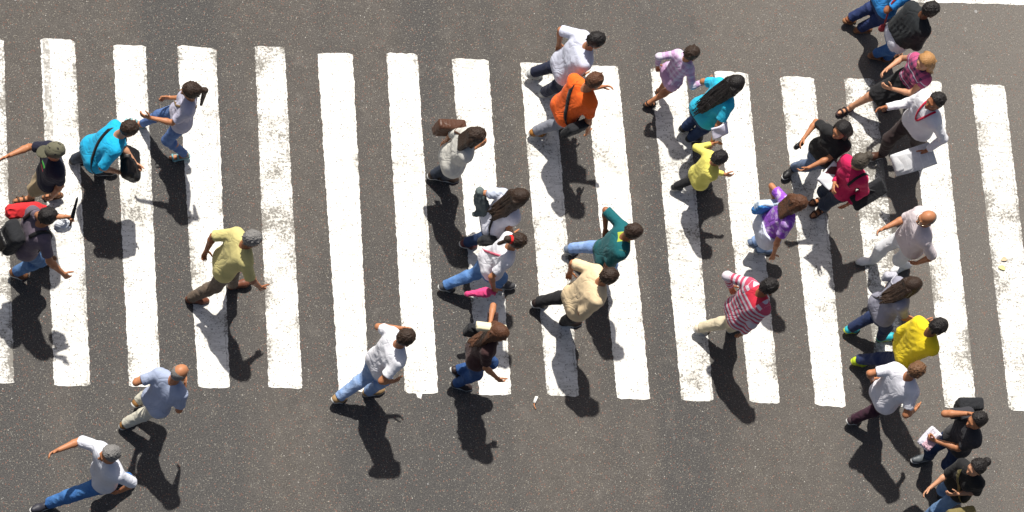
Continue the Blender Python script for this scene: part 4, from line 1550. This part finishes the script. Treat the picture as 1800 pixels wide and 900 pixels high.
def asphalt():
    m, n, b = new_mat('asphalt', .88)
    b.inputs['Specular IOR Level'].default_value = .25
    tc = node(n, 'ShaderNodeTexCoord').outputs['Object']
    sp = node(n, 'ShaderNodeSeparateXYZ', {0: tc})
    big = noise(n, tc, .35, 4, .6)
    mp_ = node(n, 'ShaderNodeMapping', {'Vector': tc})
    mp_.inputs['Scale'].default_value = (1.3, .10, 1)
    bands = noise(n, mp_.outputs[0], .55, 3, .5)
    med = noise(n, tc, 5.5, 5, .65)
    fine = noise(n, tc, 75, 3, .75)
    base = mix(n, ramp(n, med, .3, .7), (.062, .056, .051), (.088, .080, .073))
    base = mix(n, math_(n, 'MULTIPLY', ramp(n, bands, .46, .56), .9), base, (.050, .049, .049))
    base = mix(n, math_(n, 'MULTIPLY', ramp(n, big, .52, .66), .55), base, (.050, .048, .047))
    # paler tone blended in gradually towards the right and up
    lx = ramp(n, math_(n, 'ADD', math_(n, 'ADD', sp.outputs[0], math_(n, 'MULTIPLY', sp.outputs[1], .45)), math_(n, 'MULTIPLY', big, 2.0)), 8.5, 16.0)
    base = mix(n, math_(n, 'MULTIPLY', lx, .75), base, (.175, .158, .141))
    oil = noise(n, tc, 1.7, 6, .72)
    base = mix(n, math_(n, 'MULTIPLY', ramp(n, oil, .60, .72), .55), base, (.038, .036, .035))
    dust = noise(n, tc, 3.3, 6, .75)
    base = mix(n, math_(n, 'MULTIPLY', ramp(n, dust, .56, .74), .5), base, (.155, .140, .125))
    v1 = node(n, 'ShaderNodeTexVoronoi', {'Vector': tc, 'Scale': 62, 'Randomness': 1.0})
    v2 = node(n, 'ShaderNodeTexVoronoi', {'Vector': tc, 'Scale': 21, 'Randomness': 1.0})
    v3 = node(n, 'ShaderNodeTexVoronoi', {'Vector': tc, 'Scale': 2.3, 'Randomness': 1.0})
    base = mix(n, math_(n, 'MULTIPLY', ramp(n, fine, .5, .72), .75), base, (.19, .176, .157))
    base = mix(n, math_(n, 'MULTIPLY', ramp(n, fine, .47, .30), .7), base, (.026, .024, .023))
    # coloured chippings
    rgb = node(n, 'ShaderNodeSeparateColor', {0: v1.outputs['Color']})
    tint = mix(n, rgb.outputs[0], (.30, .25, .17), (.34, .34, .31))
    chip = math_(n, 'MULTIPLY', math_(n, 'GREATER_THAN', rgb.outputs[1], .80), math_(n, 'LESS_THAN', v1.outputs['Distance'], .34))
    base = mix(n, math_(n, 'MULTIPLY', chip, .5), base, tint)
    red = math_(n, 'MULTIPLY', math_(n, 'GREATER_THAN', rgb.outputs[2], .965), math_(n, 'LESS_THAN', v1.outputs['Distance'], .45))
    base = mix(n, math_(n, 'MULTIPLY', red, .6), base, (.19, .085, .06))
    rgb2 = node(n, 'ShaderNodeSeparateColor', {0: v2.outputs['Color']})
    spk = math_(n, 'MULTIPLY', math_(n, 'GREATER_THAN', rgb2.outputs[0], .93), math_(n, 'LESS_THAN', v2.outputs['Distance'], .13))
    base = mix(n, math_(n, 'MULTIPLY', spk, .65), base, (.50, .48, .44))
    rgb3 = node(n, 'ShaderNodeSeparateColor', {0: v3.outputs['Color']})
    gum = math_(n, 'MULTIPLY', math_(n, 'GREATER_THAN', rgb3.outputs[0], .52), math_(n, 'LESS_THAN', v3.outputs['Distance'], .047))
    base = mix(n, math_(n, 'MULTIPLY', gum, .6), base, mix(n, rgb3.outputs[1], (.04, .037, .035), (.34, .34, .34)))
    n.links.new(base, b.inputs['Base Color'])
    bump(n, b, math_(n, 'ADD', fine, math_(n, 'MULTIPLY', v1.outputs['Distance'], .6)), .006, .7)
    return m


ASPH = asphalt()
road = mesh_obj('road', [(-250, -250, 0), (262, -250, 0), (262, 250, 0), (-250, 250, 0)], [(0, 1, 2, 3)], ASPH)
tag(road, 'grey brown asphalt roadway speckled with pale chippings', 'road', kind='structure')


def paint(wear, seed, streak):
    m, n, b = new_mat('road_paint', .7)
    tc0 = node(n, 'ShaderNodeTexCoord').outputs['Object']
    mpp = node(n, 'ShaderNodeMapping', {'Vector': tc0})
    mpp.inputs['Location'].default_value = (seed * 3.7, seed * 1.9, seed)
    tc = mpp.outputs[0]
    at = node(n, 'ShaderNodeAttribute', attribute_name='tc').outputs['Vector']
    sp = node(n, 'ShaderNodeSeparateXYZ', {0: at})
    big = noise(n, tc, 2.2, 3, .6)
    fine = noise(n, tc, 34, 4, .8)
    mid = noise(n, tc, 10, 4, .7)
    white = mix(n, mid, (.60, .59, .56), (.80, .79, .76))
    white = mix(n, math_(n, 'MULTIPLY', ramp(n, big, .42, .70), .55), white, (.44, .42, .37))
    # grey scuffs across and along the stripe, hairline cracks
    mp2 = node(n, 'ShaderNodeMapping', {'Vector': tc})
    mp2.inputs['Scale'].default_value = (.8, 3.2, 1)
    sc_ = node(n, 'ShaderNodeTexNoise', {'Vector': mp2.outputs[0], 'Scale': 8.5, 'Detail': 6.0, 'Roughness': .8, 'Distortion': .6}).outputs[0]
    white = mix(n, math_(n, 'MULTIPLY', ramp(n, sc_, .50 - wear * .06, .68), .6 + wear * .35), white, (.24, .232, .212))
    cn = node(n, 'ShaderNodeTexNoise', {'Vector': mp2.outputs[0], 'Scale': 1.6, 'Detail': 5.0, 'Roughness': .7, 'Distortion': 1.2}).outputs[0]
    crk = ramp(n, math_(n, 'ABSOLUTE', math_(n, 'SUBTRACT', cn, .5)), .009, .003)
    crk = math_(n, 'MULTIPLY', crk, ramp(n, mid, .46, .56))
    white = mix(n, math_(n, 'MULTIPLY', crk, .55), white, (.16, .15, .13))
    # pinholes and flaked patches showing the asphalt
    v = node(n, 'ShaderNodeTexVoronoi', {'Vector': tc, 'Scale': 26, 'Randomness': 1.0})
    vs = node(n, 'ShaderNodeSeparateColor', {0: v.outputs['Color']})
    pin = math_(n, 'MULTIPLY', math_(n, 'GREATER_THAN', vs.outputs[0], .86 - wear * .16), math_(n, 'LESS_THAN', v.outputs['Distance'], .22))
    v5 = node(n, 'ShaderNodeTexVoronoi', {'Vector': tc, 'Scale': 58, 'Randomness': 1.0})
    v5s = node(n, 'ShaderNodeSeparateColor', {0: v5.outputs['Color']})
    pin2 = math_(n, 'MULTIPLY', math_(n, 'LESS_THAN', v5.outputs['Distance'], .38), math_(n, 'LESS_THAN', v5s.outputs[0], math_(n, 'SUBTRACT', math_(n, 'MULTIPLY', sc_, .55), .20 - wear * .12)))
    pin = math_(n, 'MAXIMUM', pin, pin2)
    edge = math_(n, 'MULTIPLY', ramp(n, math_(n, 'ABSOLUTE', math_(n, 'SUBTRACT', sp.outputs[0], .5)), .32, .52), .07)
    fl = math_(n, 'ADD', math_(n, 'ADD', math_(n, 'MULTIPLY', fine, .62), math_(n, 'MULTIPLY', big, .50)), edge)
    th = .69 - wear * .12
    flake = ramp(n, fl, th, th + .05)
    # thin gap line between two coats near the right edge, in stretches
    ln_ = math_(n, 'LESS_THAN', math_(n, 'ABSOLUTE', math_(n, 'SUBTRACT', math_(n, 'ADD', sp.outputs[0], math_(n, 'MULTIPLY', big, .03)), .945)), .012)
    ln_ = math_(n, 'MULTIPLY', ln_, ramp(n, noise(n, tc, 3.1, 4, .7), .46, .56))
    f = math_(n, 'MAXIMUM', math_(n, 'MULTIPLY', pin, .9), math_(n, 'MAXIMUM', flake, math_(n, 'MULTIPLY', ln_, .6)))
    if streak:      # worn bare band along the left edge
        st = math_(n, 'LESS_THAN', math_(n, 'ABSOLUTE', math_(n, 'SUBTRACT', sp.outputs[0], .16)), .10)
        st = math_(n, 'MULTIPLY', st, math_(n, 'GREATER_THAN', sp.outputs[1], .55))
        st = math_(n, 'MULTIPLY', st, ramp(n, math_(n, 'ADD', math_(n, 'MULTIPLY', mid, .6), math_(n, 'MULTIPLY', fine, .4)), .42, .54))
        f = math_(n, 'MAXIMUM', f, math_(n, 'MULTIPLY', st, .8))
    grime = mix(n, mid, (.07, .063, .055), (.19, .175, .15))
    col = mix(n, math_(n, 'MULTIPLY', f, .88), white, grime)
    n.links.new(col, b.inputs['Base Color'])
    bump(n, b, math_(n, 'SUBTRACT', math_(n, 'MULTIPLY', fine, .5), f), .005, .6)
    return m


TOP = {1: ((71, 66.7), (131, 70.7)), 2: ((199, 79), (256, 80)), 3: ((311, 80), (380, 85)), 4: ((447.7, 80.7), (500, 82.7)), 5: ((557.7, 93.3), (620, 94)),
       6: ((679, 92.7), (734, 95.3)), 7: ((794, 102.3), (858, 105)), 8: ((914, 109), (973, 112)), 9: ((1027, 114.5), (1085.7, 116.7)), 10: ((1143.6, 120), (1205, 121)),
       11: ((1255.6, 125), (1314, 128)), 12: ((1371, 134.7), (1430.6, 136)), 13: ((1483, 137.4), (1536, 138.4)), 14: ((1597, 142), (1653.4, 143.3)), 15: ((1706.7, 147), (1765.8, 150.7)),
       0: ((-53, 67), (6.7, 70))}
BOT = {0: ((-37, 674), (24.3, 675)), 1: ((95, 679), (159, 678.3)), 2: ((226.7, 680), (282, 681)), 3: ((348.3, 681.7), (404, 683.3)), 4: ((472.3, 681.7), (531.7, 684)),
       5: ((596, 688), (649, 689)), 6: ((711.7, 690.7), (770, 692.7)), 7: ((842, 695), (899, 694.3)), 8: ((961.7, 694.3), (1017.7, 697.7)), 9: ((1085, 701.7), (1143, 703)),
       10: ((1197.7, 704), (1254, 706)), 11: ((1318, 707.7), (1371, 710)), 12: ((1433.5, 713), (1486.5, 716)), 13: ((1547, 714), (1602, 717)), 14: ((1661, 716), (1717, 719)), 15: ((1774, 721.4), (1832, 724))}
WEAR = [.85, .45, .35, .35, .55, 0, .2, .2, .35, .1, .45, .4, .4, .95, .45, .6]
ORD = ['first', 'second', 'third', 'fourth', 'fifth', 'sixth', 'seventh', 'eighth', 'ninth', 'tenth', 'eleventh', 'twelfth', 'thirteenth', 'fourteenth']
rng = random.Random(4)


def strip(name, c00, c10, c01, c11, mat, amp=.0075, z=.004, ncol=8, nrow=200, drip=None):
    """painted sheet between four ground corners with uneven edges"""
    ph = [rng.uniform(0, 6.28) for _ in range(12)]

    def wob(t, k):
        return amp * (.22 * math.sin(t * 11 + ph[k]) + .3 * math.sin(t * 61 + ph[k + 1]) + .35 * math.sin(t * 151 + ph[k + 2])) + rng.uniform(-.62, .62) * amp
    L_ = np.linalg.norm(c01 - c00)
    W_ = np.linalg.norm(c10 - c00)
    vs, tcs, qs = [], [], []
    ex = nrm(c10 - c00)
    ey = nrm(c01 - c00)
    wl = [wob(j / nrow * L_ / 4, 0) for j in range(nrow + 1)]
    wr_ = [wob(j / nrow * L_ / 4, 3) for j in range(nrow + 1)]
    wb = [wob(i / ncol * .3, 6) for i in range(ncol + 1)]
    wt = [wob(i / ncol * .3, 9) for i in range(ncol + 1)]
    rc = .016
    for j in range(nrow + 1):
        t = j / nrow
        t = t + .0 * t
        for i in range(ncol + 1):
            u = i / ncol
            p = (c00 * (1 - u) + c10 * u) * (1 - t) + (c01 * (1 - u) + c11 * u) * t
            p = p + ex * (wl[j] * (1 - u) + wr_[j] * u)
            if j == 0:
                p = p + ey * (wb[i] + (rc if i in (0, ncol) else 0))
            if j == nrow:
                p = p + ey * (wt[i] - (rc if i in (0, ncol) else 0))
            vs.append((p[0], p[1], z))
            tcs.append((u, t, 0))
    for j in range(nrow):
        for i in range(ncol):
            a = j * (ncol + 1) + i
            qs.append((a, a + 1, a + ncol + 2, a + ncol + 1))
    if drip is not None:
        o_ = len(vs)
        for p in drip:
            vs.append((p[0], p[1], z))
            tcs.append((.5, .0, 0))
        qs.append((o_, o_ + 1, o_ + 2, o_ + 3))
    c = (c00 + c10 + c01 + c11) / 4
    vv = np.array(vs) - V(c[0], c[1], 0)
    o = mesh_obj(name, vv, np.array(qs), mat, tc=np.array(tcs))
    o.location = (c[0], c[1], 0)
    return o


HINT = {0: 'heavily worn white crosswalk stripe cut off by the left edge of the road view', 15: 'rightmost white crosswalk stripe, with yellow leaves lying on it',
        1: 'white crosswalk stripe with a bare grey streak along its left edge, first whole one',
        13: 'most worn and blackened white crosswalk stripe, third from the right',
        5: 'cleanest white crosswalk stripe, fifth whole one from the left', 14: 'white crosswalk stripe second from the right, beside the man with the lanyard',
        12: 'white crosswalk stripe with a flaked bottom end, fourth from the right'}
for k in range(16):
    b0, b1, t0_, t1_ = U(*BOT[k][0]), U(*BOT[k][1]), U(*TOP[k][0]), U(*TOP[k][1])
    dr = [U(731, 692), U(742, 692), U(740, 701), U(734, 699)] if k == 6 else None
    o = strip('crosswalk_stripe', b0, b1, t0_, t1_, paint(WEAR[k], k, k == 1), drip=dr)
    tag(o, HINT.get(k, 'white crosswalk stripe, the %s whole one from the left' % ORD[min(k, 14) - 1]), 'road marking', 'crosswalk stripes')
# stop line beyond the crossing, upper right
e0, e1 = U(1592, 3.5), U(1800, 9.2)
ex = nrm(e1 - e0)
e1 = e0 + ex * 4.5
ey = V(-ex[1], ex[0], 0)
o = strip('stop_line', e0, e1, e0 + ey * .4, e1 + ey * .4, paint(.35, 40, False), ncol=60, nrow=6)
tag(o, 'white stop line along the top right edge, across the direction of the stripes', 'road marking')

# ------------------------------------------------------------------ litter


def leaf(px, py, size, ang, c, label):
    g = U(px, py)
    vs, qs = [], []
    d = V(math.cos(ang), math.sin(ang), 0)
    e = V(-d[1], d[0], 0)
    n_ = 9
    for side in (0, 1):
        for i in range(n_ + 1):
            t = i / n_
            w = size * .30 * math.sin(math.pi * t) ** .8
            for s_ in (-1, 0, 1):
                vs.append(g + d * (t - .5) * size + e * w * s_ + e * .15 * size * math.sin(t * 3.1) + V(0, 0, .007 + .006 * abs(s_) + .010 * math.sin(t * 3) + .001 * side))
    m_ = (n_ + 1) * 3
    for i in range(n_):
        for s_ in range(2):
            a = i * 3 + s_
            qs.append((a + m_, a + m_ + 3, a + m_ + 4, a + m_ + 1))
            qs.append((a, a + 1, a + 4, a + 3))
    rt_ = mesh_obj('fallen_leaf', np.array(vs) - V(g[0], g[1], 0), np.array(qs), plain('dry_leaf', c, .7, .2))
    rt_.location = (g[0], g[1], 0)
    tag(rt_, label, 'leaf', 'dry leaves on the last stripe')


leaf(1764.5, 458, .085, .1, (.50, .40, .26), 'tan dry leaf on the rightmost stripe, the upper of two')
leaf(1760, 473, .095, -.4, (.54, .51, .24), 'yellow curled leaf on the rightmost stripe, the lower of two')
g0, g1, g2 = U(943, 698), U(938.5, 709), U(940, 718)
tv_, tq_ = tube([g0 + UP * .012, (g0 + g1) / 2 + UP * .016, g1 + UP * .012], .010, flat=(V(1, .3, .5), .016))
w0 = U(940, 707)
rt = empty('paper_wrapper', (w0[0], w0[1], 0))
tag(rt, 'crumpled white and orange wrapper on the asphalt below the stripes', 'litter')
mesh_obj('white_end', tv_, tq_, plain('wrapper_white', (.72, .70, .66), .6), rt)
tv_, tq_ = tube([g1 + UP * .012, (g1 + g2) / 2 + V(-.006, 0, .014), g2 + V(.004, 0, .010), g2 + V(.012, -.01, .008)], .005, 6)
mesh_obj('orange_end', tv_, tq_, plain('wrapper_orange', (.52, .22, .10), .6), rt)
